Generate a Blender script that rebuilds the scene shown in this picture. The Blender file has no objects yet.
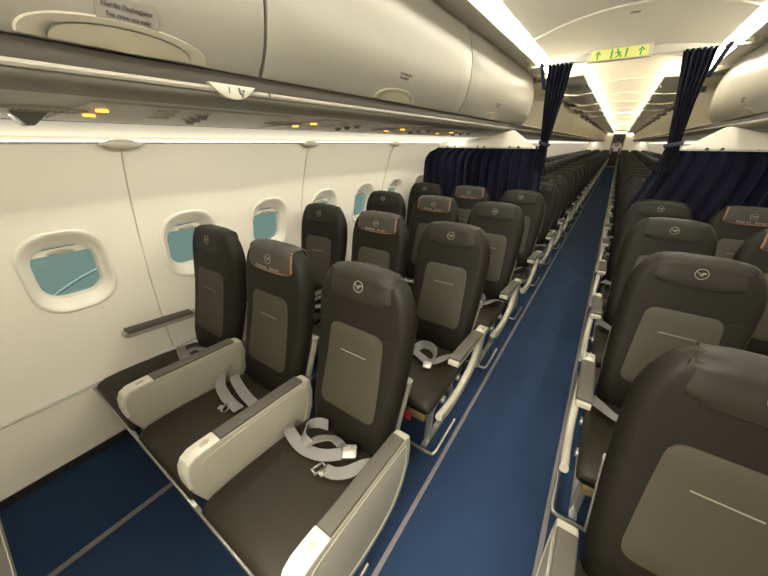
import bpy, bmesh, math, random
from mathutils import Vector, Matrix
R = math.radians
random.seed(4)
scene = bpy.context.scene
COL = scene.collection

# ------------------------------------------------------------------ camera
CAM_POS = Vector((0.125, 0.0, 1.51))
cam_r = Vector((0.82337219, 0.56749345, 0.00306962))
cam_u = Vector((-0.24367134, 0.34864565, 0.90502513))
cam_f = Vector((-0.51252563, 0.7459205, -0.42534702))
cd = bpy.data.cameras.new('camera')
cam = bpy.data.objects.new('camera', cd)
COL.objects.link(cam)
rot = Matrix((cam_r, cam_u, -cam_f)).transposed()
cam.matrix_world = Matrix.Translation(CAM_POS) @ rot.to_4x4()
cd.sensor_width = 36.0
cd.lens = 36.0 * 310.0 / 768.0
cd.clip_start = 0.02
scene.camera = cam

# ------------------------------------------------------------------ world, exposure
w = bpy.data.worlds.new('world')
scene.world = w
w.use_nodes = True
bg = w.node_tree.nodes['Background']
bg.inputs[0].default_value = (0.205, 0.305, 0.262, 1)
bg.inputs[1].default_value = 0.23
scene.view_settings.view_transform = 'Standard'
scene.view_settings.look = 'None'
scene.view_settings.gamma = 1.0
scene.view_settings.use_curve_mapping = False
scene.view_settings.exposure = 2.15
try:
    scene.cycles.max_bounces = 10
    scene.cycles.diffuse_bounces = 6
    scene.cycles.transparent_max_bounces = 12
    scene.cycles.caustics_reflective = False
    scene.cycles.caustics_refractive = False
except Exception:
    pass
WARM = (1.0, 0.925, 0.76)
CEIL_LED = 7.8
COVE_LED = 1.6
WALL_FILL_W = 1.5
SEAT_FILL_W = 29.0
FRONT_FILL_W = 40.0

def area(name, loc, size, energy, rot=(0, 0, 0), col=WARM):
    l = bpy.data.lights.new(name, 'AREA')
    l.shape = 'RECTANGLE'
    l.size, l.size_y = size
    l.energy = energy
    l.color = col
    o = bpy.data.objects.new(name, l)
    o.location = loc
    o.rotation_euler = rot
    COL.objects.link(o)
    return o
# added unseen fill lamp ahead of the first row, brightens the foreground
area('added_front_fill', (0.0, -1.1, 2.14), (0.9, 1.3), FRONT_FILL_W)

# added fill strips under the outer edge of the service channel, brightening the window panels
for sx in (-1, 1):
    area('added_wall_fill', (sx * 1.522, 13.9, 1.571), (28.0, 0.016), WALL_FILL_W, Matrix(((0, -sx * 0.893, sx * 0.45), (1, 0, 0), (0, 0.45, 0.893))).to_euler(), (1.0, 0.925, 0.76))

    # added fill strips over the window seats, to lift lower wall and cushions
    area('added_seat_fill', (sx * 1.30, 13.9, 1.5775), (28.0, 0.016), SEAT_FILL_W, Matrix(((0, -sx, 0), (1, 0, 0), (0, 0, sx))).to_euler() if sx > 0 else Matrix(((0, 1, 0), (-1, 0, 0), (0, 0, 1))).to_euler(), (1.0, 0.925, 0.76))

# ------------------------------------------------------------------ materials
def mat(name, col, rough=0.6, metal=0.0, noise=0.0, scale=40.0, bump=0.0, bscale=200.0, emis=None, estr=0.0, spec=0.5, sheen=0.0, coat=0.0):
    m = bpy.data.materials.new(name)
    m.use_nodes = True
    nt = m.node_tree
    b = nt.nodes['Principled BSDF']
    b.inputs['Base Color'].default_value = (*col, 1)
    b.inputs['Roughness'].default_value = rough
    b.inputs['Metallic'].default_value = metal
    b.inputs['Specular IOR Level'].default_value = spec
    if sheen:
        b.inputs['Sheen Weight'].default_value = sheen
    if coat:
        b.inputs['Coat Weight'].default_value = coat
        b.inputs['Coat Roughness'].default_value = 0.25
    if emis:
        b.inputs['Emission Color'].default_value = (*emis, 1)
        b.inputs['Emission Strength'].default_value = estr
    tc = nt.nodes.new('ShaderNodeTexCoord')
    if noise:
        n = nt.nodes.new('ShaderNodeTexNoise')
        n.inputs['Scale'].default_value = scale
        n.inputs['Detail'].default_value = 4
        nt.links.new(tc.outputs['Object'], n.inputs['Vector'])
        mx = nt.nodes.new('ShaderNodeMix')
        mx.data_type = 'RGBA'
        mx.inputs[6].default_value = (*[c * (1 - noise) for c in col], 1)
        mx.inputs[7].default_value = (*[min(1, c * (1 + noise)) for c in col], 1)
        nt.links.new(n.outputs['Fac'], mx.inputs[0])
        nt.links.new(mx.outputs[2], b.inputs['Base Color'])
    if bump:
        n2 = nt.nodes.new('ShaderNodeTexNoise')
        n2.inputs['Scale'].default_value = bscale
        n2.inputs['Detail'].default_value = 3
        nt.links.new(tc.outputs['Object'], n2.inputs['Vector'])
        bp = nt.nodes.new('ShaderNodeBump')
        bp.inputs['Strength'].default_value = bump
        bp.inputs['Distance'].default_value = 0.004
        nt.links.new(n2.outputs['Fac'], bp.inputs['Height'])
        nt.links.new(bp.outputs['Normal'], b.inputs['Normal'])
    return m

M = {}
M['carpet'] = mat('carpet', (0.0155, 0.0315, 0.071), 0.95, noise=0.18, scale=9, bump=0.5, bscale=420, spec=0.08, sheen=0.04)
M['stripe'] = mat('stripe', (0.14, 0.125, 0.135), 0.6, noise=0.08, scale=60)
M['side'] = mat('sidewall', (0.87, 0.83, 0.735), 0.42, noise=0.02, scale=4, bump=0.03, bscale=500, spec=0.35)
M['dado'] = mat('dado', (0.76, 0.725, 0.63), 0.5, noise=0.03, scale=5)
M['seam'] = mat('seam', (0.55, 0.52, 0.44), 0.6, noise=0.02)
M['black'] = mat('black_rubber', (0.015, 0.015, 0.017), 0.7, noise=0.1)
M['white'] = mat('white_plastic', (0.43, 0.412, 0.355), 0.35, noise=0.015, scale=10, spec=0.5)
M['bezel'] = mat('window_bezel', (0.80, 0.765, 0.68), 0.35, noise=0.01, scale=10)
M['ceil'] = mat('ceiling_panel', (0.70, 0.675, 0.60), 0.5, noise=0.015, scale=3)
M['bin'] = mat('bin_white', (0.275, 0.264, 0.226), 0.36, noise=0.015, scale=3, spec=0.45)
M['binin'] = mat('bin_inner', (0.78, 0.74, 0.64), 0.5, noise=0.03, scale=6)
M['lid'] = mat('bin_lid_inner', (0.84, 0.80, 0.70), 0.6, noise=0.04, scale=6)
M['latch'] = mat('latch_beige', (0.33, 0.30, 0.225), 0.4, noise=0.03, scale=12)
M['latchrim'] = mat('latch_rim', (0.36, 0.335, 0.265), 0.4, noise=0.02, scale=12)
M['rail'] = mat('rail_grey', (0.042, 0.038, 0.031), 0.7, noise=0.04, scale=12, spec=0.15)
M['raillifted'] = mat('rail_underside_lightened', (0.25, 0.235, 0.195), 0.6, noise=0.03, scale=12, spec=0.2)  # same grey rail, colour lightened below to make up for its shade
M['railw'] = mat('rail_strip', (0.30, 0.28, 0.24), 0.3, noise=0.02, scale=30)
M['psu'] = mat('psu_panel', (0.42, 0.40, 0.34), 0.5, noise=0.03, scale=10)
M['psud'] = mat('psu_dark', (0.20, 0.19, 0.17), 0.5, noise=0.05)
M['leather'] = mat('seat_leather', (0.0068, 0.0060, 0.0038), 0.55, noise=0.12, scale=14, bump=0.10, bscale=260, spec=0.22)
M['leather2'] = mat('seat_cushion_leather', (0.0150, 0.0126, 0.0073), 0.55, noise=0.14, scale=9, bump=0.14, bscale=90, spec=0.25)
M['insert'] = mat('seat_insert_leather', (0.027, 0.0235, 0.0135), 0.6, noise=0.06, scale=14, bump=0.10, bscale=300)
M['cover'] = mat('headrest_leather', (0.0125, 0.0115, 0.0083), 0.55, noise=0.08, scale=20, bump=0.08, bscale=300, spec=0.25)
M['cloth'] = mat('headrest_cloth', (0.030, 0.027, 0.021), 0.8, noise=0.08, scale=40, bump=0.1, bscale=500)
M['orange'] = mat('copper_trim', (0.155, 0.080, 0.037), 0.55, noise=0.06, scale=40)
M['logo'] = mat('emblem_silver', (0.16, 0.148, 0.118), 0.45, noise=0.04)
M['stitch'] = mat('stitch_light', (0.15, 0.14, 0.11), 0.6, noise=0.04)
M['pad'] = mat('arm_pad', (0.050, 0.046, 0.036), 0.55, noise=0.05, scale=30)
M['arm'] = mat('arm_cream', (0.31, 0.295, 0.24), 0.38, noise=0.02, scale=8)
M['belt'] = mat('belt_webbing', (0.135, 0.13, 0.125), 0.6, noise=0.10, scale=90)
M['metal'] = mat('metal', (0.36, 0.35, 0.32), 0.32, metal=0.9, noise=0.04)
M['tube'] = mat('frame_tube', (0.42, 0.42, 0.40), 0.35, metal=0.7, noise=0.05)
M['shell'] = mat('back_shell', (0.20, 0.185, 0.155), 0.5, noise=0.03)
M['pouch'] = mat('pouch', (0.14, 0.105, 0.045), 0.7, noise=0.2, scale=30)
M['red'] = mat('red_tag', (0.55, 0.02, 0.02), 0.6, noise=0.05)
M['curtain'] = mat('curtain_blue', (0.0055, 0.0062, 0.0165), 0.9, noise=0.12, scale=14, bump=0.25, bscale=500, sheen=0.04, spec=0.1)
M['tie'] = mat('tieback_blue', (0.035, 0.04, 0.07), 0.8, noise=0.1)
M['signy'] = mat('sign_face', (0.50, 0.50, 0.16), 0.5, emis=(0.72, 0.80, 0.22), estr=0.06, noise=0.03)
M['green'] = mat('sign_green', (0.03, 0.30, 0.03), 0.5, noise=0.03)
M['amber'] = mat('amber_lamp', (0.9, 0.35, 0.05), 0.5, emis=(1.0, 0.32, 0.03), estr=0.9)
M['redlamp'] = mat('red_lamp', (0.5, 0.06, 0.03), 0.5, emis=(1.0, 0.10, 0.02), estr=0.25)
M['grey'] = mat('placard_grey', (0.24, 0.225, 0.20), 0.5, noise=0.03)
M['ink'] = mat('print_ink', (0.10, 0.09, 0.08), 0.6, noise=0.03)
M['panelgrey'] = mat('ceiling_monitor_grey', (0.12, 0.11, 0.092), 0.4, noise=0.03)
M['led'] = mat('led_strip', (1, 1, 1), 0.5, emis=WARM, estr=CEIL_LED)
M['cove'] = mat('cove_led', (1, 1, 1), 0.5, emis=(1.0, 0.94, 0.80), estr=COVE_LED)
M['coolled'] = mat('cool_light', (1, 1, 1), 0.5, emis=(0.75, 0.9, 1.0), estr=0.8)
M['skin'] = mat('skin', (0.45, 0.27, 0.18), 0.6, noise=0.05)
M['shirt'] = mat('shirt', (0.62, 0.62, 0.74), 0.8, noise=0.05)
M['trouser'] = mat('trousers', (0.035, 0.022, 0.018), 0.8, noise=0.1)
M['hair'] = mat('hair', (0.02, 0.015, 0.012), 0.7, noise=0.2)
M['cable'] = mat('outside_pale', (0.62, 0.72, 0.72), 0.6, noise=0.05)
M['dark'] = mat('galley_dark', (0.035, 0.032, 0.04), 0.5, noise=0.1)

def glass_mat():
    m = bpy.data.materials.new('window_acrylic')
    m.use_nodes = True
    nt = m.node_tree
    nt.nodes.remove(nt.nodes['Principled BSDF'])
    out = nt.nodes['Material Output']
    t = nt.nodes.new('ShaderNodeBsdfTransparent')
    t.inputs[0].default_value = (0.93, 0.96, 0.96, 1)
    g = nt.nodes.new('ShaderNodeBsdfGlossy')
    g.inputs['Roughness'].default_value = 0.12
    n = nt.nodes.new('ShaderNodeTexNoise')
    n.inputs['Scale'].default_value = 30
    mp = nt.nodes.new('ShaderNodeMapRange')
    mp.inputs[3].default_value = 0.03
    mp.inputs[4].default_value = 0.09
    nt.links.new(n.outputs['Fac'], mp.inputs[0])
    mx = nt.nodes.new('ShaderNodeMixShader')
    nt.links.new(mp.outputs[0], mx.inputs[0])
    nt.links.new(t.outputs[0], mx.inputs[1])
    nt.links.new(g.outputs[0], mx.inputs[2])
    nt.links.new(mx.outputs[0], out.inputs[0])
    return m
M['glass'] = glass_mat()

# ------------------------------------------------------------------ helpers
def interp(tab, t):
    """smooth interpolation (Catmull-Rom) of a table [(t, v...)]"""
    n = len(tab)
    if t <= tab[0][0]:
        return list(tab[0][1:])
    if t >= tab[-1][0]:
        return list(tab[-1][1:])
    for i in range(n - 1):
        if tab[i][0] <= t <= tab[i + 1][0]:
            break
    t0, t1 = tab[i][0], tab[i + 1][0]
    s = (t - t0) / (t1 - t0)
    res = []
    for k in range(1, len(tab[0])):
        p1, p2 = tab[i][k], tab[i + 1][k]
        m1 = (p2 - tab[i - 1][k]) / (t1 - tab[i - 1][0]) * (t1 - t0) if i > 0 else p2 - p1
        m2 = (tab[i + 2][k] - p1) / (tab[i + 2][0] - t0) * (t1 - t0) if i < n - 2 else p2 - p1
        s2, s3 = s * s, s * s * s
        res.append((2 * s3 - 3 * s2 + 1) * p1 + (s3 - 2 * s2 + s) * m1 + (-2 * s3 + 3 * s2) * p2 + (s3 - s2) * m2)
    return res

def spline(pts, n):
    tab = [(float(i), *p) for i, p in enumerate(pts)]
    L = len(pts) - 1
    return [Vector(interp(tab, L * k / n)) for k in range(n + 1)]

class MB:
    def __init__(s):
        s.v, s.f, s.m = [], [], []
        s.mi = 0
    def face(s, *idx):
        s.f.append(tuple(idx)); s.m.append(s.mi)
    def add(s, co):
        s.v.append(tuple(co)); return len(s.v) - 1
    def box(s, c, d):
        b = len(s.v)
        for z in (-.5, .5):
            for y in (-.5, .5):
                for x in (-.5, .5):
                    s.v.append((c[0] + x * d[0], c[1] + y * d[1], c[2] + z * d[2]))
        for q in ((0, 2, 3, 1), (4, 5, 7, 6), (0, 1, 5, 4), (2, 6, 7, 3), (0, 4, 6, 2), (1, 3, 7, 5)):
            s.face(*[b + i for i in q])
        return s
    def loft(s, secs, cap=True, closed=True):
        n = len(secs[0]); b = len(s.v)
        for sec in secs:
            s.v += [tuple(p) for p in sec]
        for i in range(len(secs) - 1):
            for j in range(n if closed else n - 1):
                k = (j + 1) % n
                s.face(b + i * n + j, b + i * n + k, b + (i + 1) * n + k, b + (i + 1) * n + j)
        if cap:
            s.face(*[b + j for j in range(n)][::-1])
            e = b + (len(secs) - 1) * n
            s.face(*[e + j for j in range(n)])
        return s
    def grid(s, fn, nu, nv, flip=False):
        b = len(s.v)
        for i in range(nu + 1):
            for j in range(nv + 1):
                s.v.append(tuple(fn(i / nu, j / nv)))
        for i in range(nu):
            for j in range(nv):
                q = [b + i * (nv + 1) + j, b + (i + 1) * (nv + 1) + j, b + (i + 1) * (nv + 1) + j + 1, b + i * (nv + 1) + j + 1]
                s.face(*(q[::-1] if flip else q))
        return s
    def tube(s, path, r, n=8, cap=True, flat=None):
        path = [Vector(p) for p in path]
        secs = []
        prev = None
        for i, p in enumerate(path):
            t = (path[min(i + 1, len(path) - 1)] - path[max(i - 1, 0)]).normalized()
            if prev is None:
                a = Vector((0, 0, 1)) if abs(t.z) < 0.9 else Vector((1, 0, 0))
                u = t.cross(a).normalized()
            else:
                u = (prev - t * prev.dot(t)).normalized()
            prev = u
            v = t.cross(u)
            ru, rv = (r, r) if flat is None else flat
            secs.append([p + u * (ru * math.cos(2 * math.pi * k / n)) + v * (rv * math.sin(2 * math.pi * k / n)) for k in range(n)])
        return s.loft(secs, cap)
    def prism(s, prof, x0, x1, fn=None):
        """profile [(a,b)] extruded along x; fn maps (x,a,b) to xyz"""
        fn = fn or (lambda x, a, b: (x, a, b))
        s.loft([[fn(x0, a, b) for a, b in prof], [fn(x1, a, b) for a, b in prof]])
        return s
    def mesh(s, name, mats, bevel=0.0, seg=2, smooth=True, angle=40, bang=30):
        me = bpy.data.meshes.new(name)
        me.from_pydata(s.v, [], s.f)
        mats = mats if isinstance(mats, (list, tuple)) else [mats]
        for m in mats:
            me.materials.append(M[m])
        if len(mats) > 1:
            me.polygons.foreach_set('material_index', s.m)
        bm = bmesh.new()
        bm.from_mesh(me)
        bmesh.ops.remove_doubles(bm, verts=bm.verts, dist=1e-5)
        bmesh.ops.recalc_face_normals(bm, faces=bm.faces)
        if bevel:
            es = [e for e in bm.edges if len(e.link_faces) == 2 and e.calc_face_angle(0) > R(bang)]
            bmesh.ops.bevel(bm, geom=es, offset=bevel, segments=seg, profile=0.6, affect='EDGES', clamp_overlap=True)
        bm.to_mesh(me)
        bm.free()
        if smooth:
            me.polygons.foreach_set('use_smooth', [True] * len(me.polygons))
            me.set_sharp_from_angle(angle=R(angle))
        me.update()
        return me
    def obj(s, name, mats, parent=None, loc=None, **k):
        return put(name, s.mesh(name, mats, **k), parent, loc)

def put(name, me, parent=None, loc=None, rotz=0.0):
    o = bpy.data.objects.new(name, me)
    if loc is not None:
        o.location = loc
    if rotz:
        o.rotation_euler.z = rotz
    if parent is not None:
        o.parent = parent
    COL.objects.link(o)
    return o

def tag(o, label=None, cat=None, group=None, kind=None):
    if label: o['label'] = label
    if cat: o['category'] = cat
    if group: o['group'] = group
    if kind: o['kind'] = kind
    return o
def thing(name, label, cat, loc=(0, 0, 0), group=None):
    return tag(put(name, None, None, loc), label, cat, group)
def struct(o):
    o['kind'] = 'structure'
    return o

def text_mesh(body, size, mname, depth=0.0005, bold=0.0):
    c = bpy.data.curves.new('lettering', 'FONT')
    c.body = body
    c.size = size
    c.extrude = depth
    c.offset = bold
    c.align_x = 'CENTER'
    c.align_y = 'CENTER'
    o = bpy.data.objects.new('lettering', c)
    COL.objects.link(o)
    bpy.context.view_layer.update()
    me = bpy.data.meshes.new_from_object(o.evaluated_get(bpy.context.evaluated_depsgraph_get()))
    bpy.data.objects.remove(o)
    bpy.data.curves.remove(c)
    me.materials.clear()
    me.materials.append(M[mname])
    return me
def warp(me, fn):
    for v in me.vertices:
        v.co = Vector(fn(*v.co))
    me.update()
    return me

def rrect(w, h, r, n=5, flat=3):
    """rounded rectangle loop, half sizes w,h -> list of (a,b), counter-clockwise"""
    r = min(r, w * 0.999, h * 0.999)
    pts = []
    for cx, cy, a0 in ((w - r, h - r, 0), (-w + r, h - r, 90), (-w + r, -h + r, 180), (w - r, -h + r, 270)):
        for k in range(n + 1):
            a = R(a0 + 90 * k / n)
            pts.append((cx + r * math.cos(a), cy + r * math.sin(a)))
    return pts

# ================================================================== THE SETTING
Y0, Y1 = -2.2, 28.2          # cabin length modelled
YB = -0.295                  # front bulkhead
WALL = [(0.0, 1.765), (0.06, 1.778), (0.355, 1.828), (0.56, 1.842), (0.80, 1.825), (0.98, 1.795), (1.15, 1.755), (1.30, 1.712), (1.42, 1.668), (1.505, 1.625)]
def wx(z):
    return interp(WALL, z)[0]
WPITCH, WY0, WZ = 0.54, 0.27, 0.968
NWIN = 7

# floor
mb = MB(); mb.box((0, (Y0 + Y1) / 2, -0.03), (3.54, Y1 - Y0, 0.06))
struct(mb.obj('floor', 'carpet'))
for i, (x, a, b, wd) in enumerate(((-0.247, YB, Y1, 0.020), (0.262, YB, Y1, 0.020), (-1.266, YB, 3.4, 0.026), (1.27, YB, 3.4, 0.026))):
    mb = MB(); mb.box((x, (a + b) / 2, 0.002), (wd, b - a, 0.004))
    struct(mb.obj('trim_%d' % (i + 1), 'stripe', bevel=0.0015))

# side walls: grid with window holes on both sides
HW, HH, HR = 0.150, 0.192, 0.120      # bezel outer size
def build_wall(side, name, nwin):
    sx = -1 if side == 'left' else 1
    mb = MB()
    ylo = WY0 - WPITCH / 2
    yhi = ylo + nwin * WPITCH
    zlo, zhi = WZ - 0.23, WZ + 0.23
    P = lambda y, z: (sx * wx(z), y, z)
    zs = [0.362, 0.42, 0.5, 0.58, 0.66, zlo]
    zs2 = [zhi, 1.26, 1.32, 1.38, 1.44, 1.475, 1.505]
    ys = [Y0, YB]
    def band(zl, ya, yb):
        mb.grid(lambda u, v: P(ya + (yb - ya) * u, zl[0] + 0 if False else zl[int(round(v * (len(zl) - 1)))]), 1, len(zl) - 1)
    full = [0.362, 0.42, 0.5, 0.58, 0.66, zlo, 0.80, 0.88, 0.96, 1.04, 1.12, zhi, 1.26, 1.32, 1.38, 1.44, 1.475, 1.505]
    band(full, Y0, ylo)
    band(full, yhi, Y1)
    for i in range(nwin):
        yc = WY0 + WPITCH * i
        a, b = yc - WPITCH / 2, yc + WPITCH / 2
        band(zs, a, b); band(zs2, a, b)
        hole = rrect(HW, HH, HR, 7)
        n = len(hole)
        outer = []
        for (p, q) in hole:   # project onto the module rectangle
            k = max(abs(p) / (WPITCH / 2), abs(q) / 0.23)
            outer.append((p / k, q / k))
        rings = []
        for t in (0.0, 0.35, 0.7, 1.0):
            rings.append([P(yc + h[0] * (1 - t) + o[0] * t, WZ + h[1] * (1 - t) + o[1] * t) for h, o in zip(hole, outer)])
        mb.loft(rings, cap=False)
        # the module corners
        for cy in (a, b):
            for cz in (zlo, zhi):
                c = mb.add(P(cy, cz))
                on = [k for k, o in enumerate(outer)]
                # nearest outer points on the two edges next to this corner
                ed1 = min((k for k in on if abs(outer[k][0] - (cy - yc)) < 1e-6), key=lambda k: abs(outer[k][1] - (cz - WZ)), default=None)
                ed2 = min((k for k in on if abs(outer[k][1] - (cz - WZ)) < 1e-6), key=lambda k: abs(outer[k][0] - (cy - yc)), default=None)
                if ed1 is not None and ed2 is not None and ed1 != ed2:
                    i1 = mb.add(P(yc + outer[ed1][0], WZ + outer[ed1][1])); i2 = mb.add(P(yc + outer[ed2][0], WZ + outer[ed2][1]))
                    mb.face(c, i1, i2)
    wall = struct(mb.obj(name, 'side', angle=30))
    # panel seams every second window, with joint covers on the lip
    k = 0
    for y in [WY0 + WPITCH / 2 + 0.022 + 2 * WPITCH * i for i in range(-1, 25)]:
        if y < YB or (side == 'right' and y < 2):
            continue
        sm = MB()
        zz = [0.37 + (1.50 - 0.37) * j / 24 for j in range(25)]
        sm.tube([(sx * (wx(z) - 0.0005), y, z) for z in zz], 0.0035, 6)
        sm.obj('panel_seam', 'seam', wall)
        if y < 3.3 or side == 'left' and y < 6:
            cv = MB()
            secs = []
            for j in range(9):
                t = -1 + 2 * j / 8
                h = 0.020 * (1 - t * t) + 0.001
                d = 0.016 * (1 - t * t) + 0.002
                secs.append([(sx * (1.612 - d * math.cos(a)), y + 0.085 * t, 1.502 + h * math.sin(a) - 0.004) for a in [2 * math.pi * q / 10 for q in range(10)]])
            cv.loft(secs)
            cv.obj('joint_cover', 'white', wall)
    # lower panel, bright edge, dark gap at the floor
    mb = MB()
    mb.grid(lambda u, v: (sx * (wx(0.05 + 0.305 * v) - 0.006), Y0 + (Y1 - Y0) * u, 0.05 + 0.305 * v), 1, 6)
    mb.mi = 1
    mb.tube([(sx * (wx(0.355) - 0.005), Y0, 0.357), (sx * (wx(0.355) - 0.005), Y1, 0.357)], 0.005, 6)
    mb.tube([(sx * (wx(0.05) - 0.006), Y0, 0.05), (sx * (wx(0.05) - 0.006), Y1, 0.05)], 0.004, 6)
    mb.mi = 2
    mb.box((sx * 1.772, (Y0 + Y1) / 2, 0.024), (0.012, Y1 - Y0, 0.048))
    struct(mb.obj('baseboard_' + side, ['dado', 'white', 'black']))
    # lip and light cove above the sidewall
    mb = MB()
    lip = [(1.650, 1.503), (1.626, 1.500), (1.621, 1.504), (1.624, 1.508), (1.650, 1.510)]
    mb.prism([(a, b) for a, b in lip], Y0, Y1, lambda y, a, b: (sx * a, y, b))
    mb.loft([[(sx * a, y, b) for a, b in ((1.632, 1.505), (1.652, 1.512), (1.655, 1.528), (1.640, 1.548), (1.600, 1.570), (1.550, 1.584))] for y in (Y0, Y1)], cap=False, closed=False)
    struct(mb.obj('trim_%d' % (5 if side == 'left' else 6), 'white', bevel=0.0))
    mb = MB()
    mb.box((sx * 1.638, (YB + Y1) / 2, 1.5115), (0.012, Y1 - YB, 0.003))
    struct(mb.obj('trim_%d' % (7 if side == 'left' else 8), 'cove', smooth=False))
    return wall
build_wall('left', 'wall_left', NWIN)
build_wall('right', 'wall_right', 7)

# windows (frame funnel, pane, shade with handle)
def build_window(i, sx, num):
    yc = WY0 + WPITCH * i
    P = lambda y, z, d: (sx * (wx(WZ + z) + d), yc + y, WZ + z)
    root = struct(put('window_%d' % num, None, None, (0, 0, 0)))
    mb = MB()
    rings = []
    n = 7
    for w, h, r, d in ((HW + 0.006, HH + 0.006, HR, -0.001), (HW, HH, HR, -0.007), (HW - 0.008, HH - 0.008, 0.115, -0.006), (HW - 0.018, HH - 0.022, 0.108, 0.006), (0.126, 0.150, 0.095, 0.022),
                       (0.116, 0.136, 0.085, 0.030), (0.112, 0.126, 0.078, 0.034), (0.108, 0.121, 0.074, 0.052), (0.106, 0.118, 0.07, 0.060)):
        rings.append([P(a, b - 0.004 * (d > 0.01), d) for a, b in rrect(w, h, r, n)])
    mb.loft(rings, cap=False)
    mb.obj('window_frame', 'bezel', root, angle=50)
    mb = MB()
    ring = [P(a, b - 0.004, 0.058) for a, b in rrect(0.107, 0.119, 0.07, n)]
    ring2 = [P(a, b - 0.004, 0.062) for a, b in rrect(0.107, 0.119, 0.07, n)]
    mb.loft([ring, ring2])
    mb.obj('pane', 'glass', root, smooth=False)
    # raised shade: its bottom edge and its handle tab show at the top of the opening
    mb = MB()
    mb.loft([[P(a, b, d) for a, b in ((-0.100, 0.084), (0.100, 0.084), (0.100, 0.112), (-0.100, 0.112))] for d in (0.046, 0.050)])
    sh = mb.obj('shade', 'bezel', root, smooth=False)
    mb = MB()
    secs = []
    for j in range(9):
        t = -1 + 2 * j / 8
        h = 0.013 * math.sqrt(max(0.02, 1 - t * t))
        secs.append([P(0.048 * t, 0.093 + h * math.sin(a), 0.044 - 0.006 * math.cos(a)) for a in [2 * math.pi * q / 8 for q in range(8)]])
    mb.loft(secs)
    mb.obj('handle', 'white', sh)
for i in range(NWIN):
    build_window(i, -1, i + 1)
for i in range(7):
    build_window(i, 1, NWIN + i + 1)

# vaulted ceiling with lips at the panel joints
def cz(x):
    return 2.300 - 0.33 * x * x
mb = MB()
xs = [-0.58 + 1.16 * k / 24 for k in range(25)]
joints = [-0.10, 1.42, 2.94] + [4.46 + 1.5 * k for k in range(16)]
edges = [Y0] + joints + [Y1]
for a, b in zip(edges[:-1], edges[1:]):
    mb.grid(lambda u, v: (-0.58 + 1.16 * v, a + (b - a) * u, cz(-0.58 + 1.16 * v)), 1, 24)
    if b < Y1:
        secs = []
        for x in xs:
            z = cz(x)
            secs.append([(x, b - 0.016, z + 0.001), (x, b - 0.012, z - 0.009), (x, b + 0.004, z - 0.012), (x, b + 0.012, z - 0.002), (x, b, z + 0.004)])
        mb.loft(secs)
struct(mb.obj('ceiling', 'ceil', angle=35))

# light fascia above the bins and its LED strip
for sx, nm, nl in ((-1, 9, 11), (1, 10, 12)):
    mb = MB()
    # ahead of the curtain the fascia stands on the bins; beyond it the raised lids take its place
    prof = [(0.795, 2.150), (0.780, 2.149), (0.700, 2.137), (0.655, 2.128), (0.645, 2.130), (0.642, 2.138), (0.650, 2.148), (0.700, 2.156), (0.795, 2.170)]
    mb.prism(prof, Y0, 4.02, lambda y, a, b: (sx * a, y, b))
    prof = [(0.660, 2.166), (0.664, 2.150), (0.800, 2.165), (0.800, 2.178)]
    mb.prism(prof, 4.02, 28.0, lambda y, a, b: (sx * a, y, b))
    struct(mb.obj('trim_%d' % nm, 'ceil', angle=50))
    mb = MB()
    # light lens between fascia and ceiling, in lengths
    for k in range(19):
        a = -0.25 + 1.5 * k
        b = a + 1.485
        mb.loft([[(sx * p, y, q) for p, q in ((0.662, 2.152), (0.645, 2.166), (0.615, 2.179), (0.578, 2.1895), (0.578, 2.205), (0.67, 2.185))] for y in (a, b)])
    struct(mb.obj('trim_%d' % nl, 'led', smooth=False))

# underside between hand rail and cove (channel of the service units)
for sx, nm in ((-1, 13), (1, 14)):
    mb = MB()
    prof = [(0.90, 1.606), (0.95, 1.602), (1.20, 1.590), (1.50, 1.577), (1.535, 1.577), (1.535, 1.62), (0.90, 1.66)]
    mb.prism(prof, Y0, 28.0, lambda y, a, b: (sx * a, y, b))
    mb.mi = 1
    mb.box((sx * 1.541, (Y0 + 28) / 2, 1.580), (0.010, 28 - Y0, 0.012))
    struct(mb.obj('trim_%d' % nm, ['psu', 'psud'], angle=50))

# bulkheads ahead of the first row, the forward entrance wall, and the aft end
for sx, nm in ((-1, 'wall_front_left'), (1, 'wall_front_right')):
    mb = MB()
    prof = [(0.36, 0.0), (1.762, 0.0), (1.838, 0.45), (1.842, 0.6), (1.79, 0.98), (1.62, 1.5), (1.52, 1.6), (0.36, 1.98)]
    mb.loft([[(sx * a, y, b) for a, b in prof] for y in (YB - 0.03, YB)])
    mb.mi = 1
    mb.box((sx * 1.06, YB - 0.012, 0.05), (1.36, 0.032, 0.012))
    struct(mb.obj(nm, ['dado', 'white'], bevel=0.003))
mb = MB(); mb.box((0, Y0, 1.1), (3.8, 0.04, 2.4))
struct(mb.obj('wall_front', 'dado'))
YE = 27.6
mb = MB()
for sx in (-1, 1):
    mb.loft([[(sx * a, y, b) for a, b in [(0.34, 0.0), (1.762, 0.0), (1.842, 0.6), (1.79, 0.98), (1.62, 1.5), (1.30, 2.05), (0.34, 2.05)]] for y in (YE, YE + 0.04)])
mb.box((0, YE + 0.02, 2.13), (1.4, 0.04, 0.16))
mb.mi = 1
for sx in (-1, 1):
    mb.box((sx * 0.34, YE - 0.01, 1.02), (0.05, 0.05, 2.04))
struct(mb.obj('wall_back', ['side', 'white']))
mb = MB(); mb.box((0, Y1 + 1.2, 1.1), (3.8, 0.04, 2.6))
for sx in (-1, 1):
    mb.box((sx * 0.9, Y1 + 0.4, 1.1), (0.04, 1.7, 2.4))
mb.box((0, Y1 + 0.4, 2.25), (3.8, 1.7, 0.04))
mb.box((0, Y1 + 0.5, -0.03), (3.6, 1.5, 0.06))
struct(mb.obj('wall_galley', 'dark'))

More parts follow.
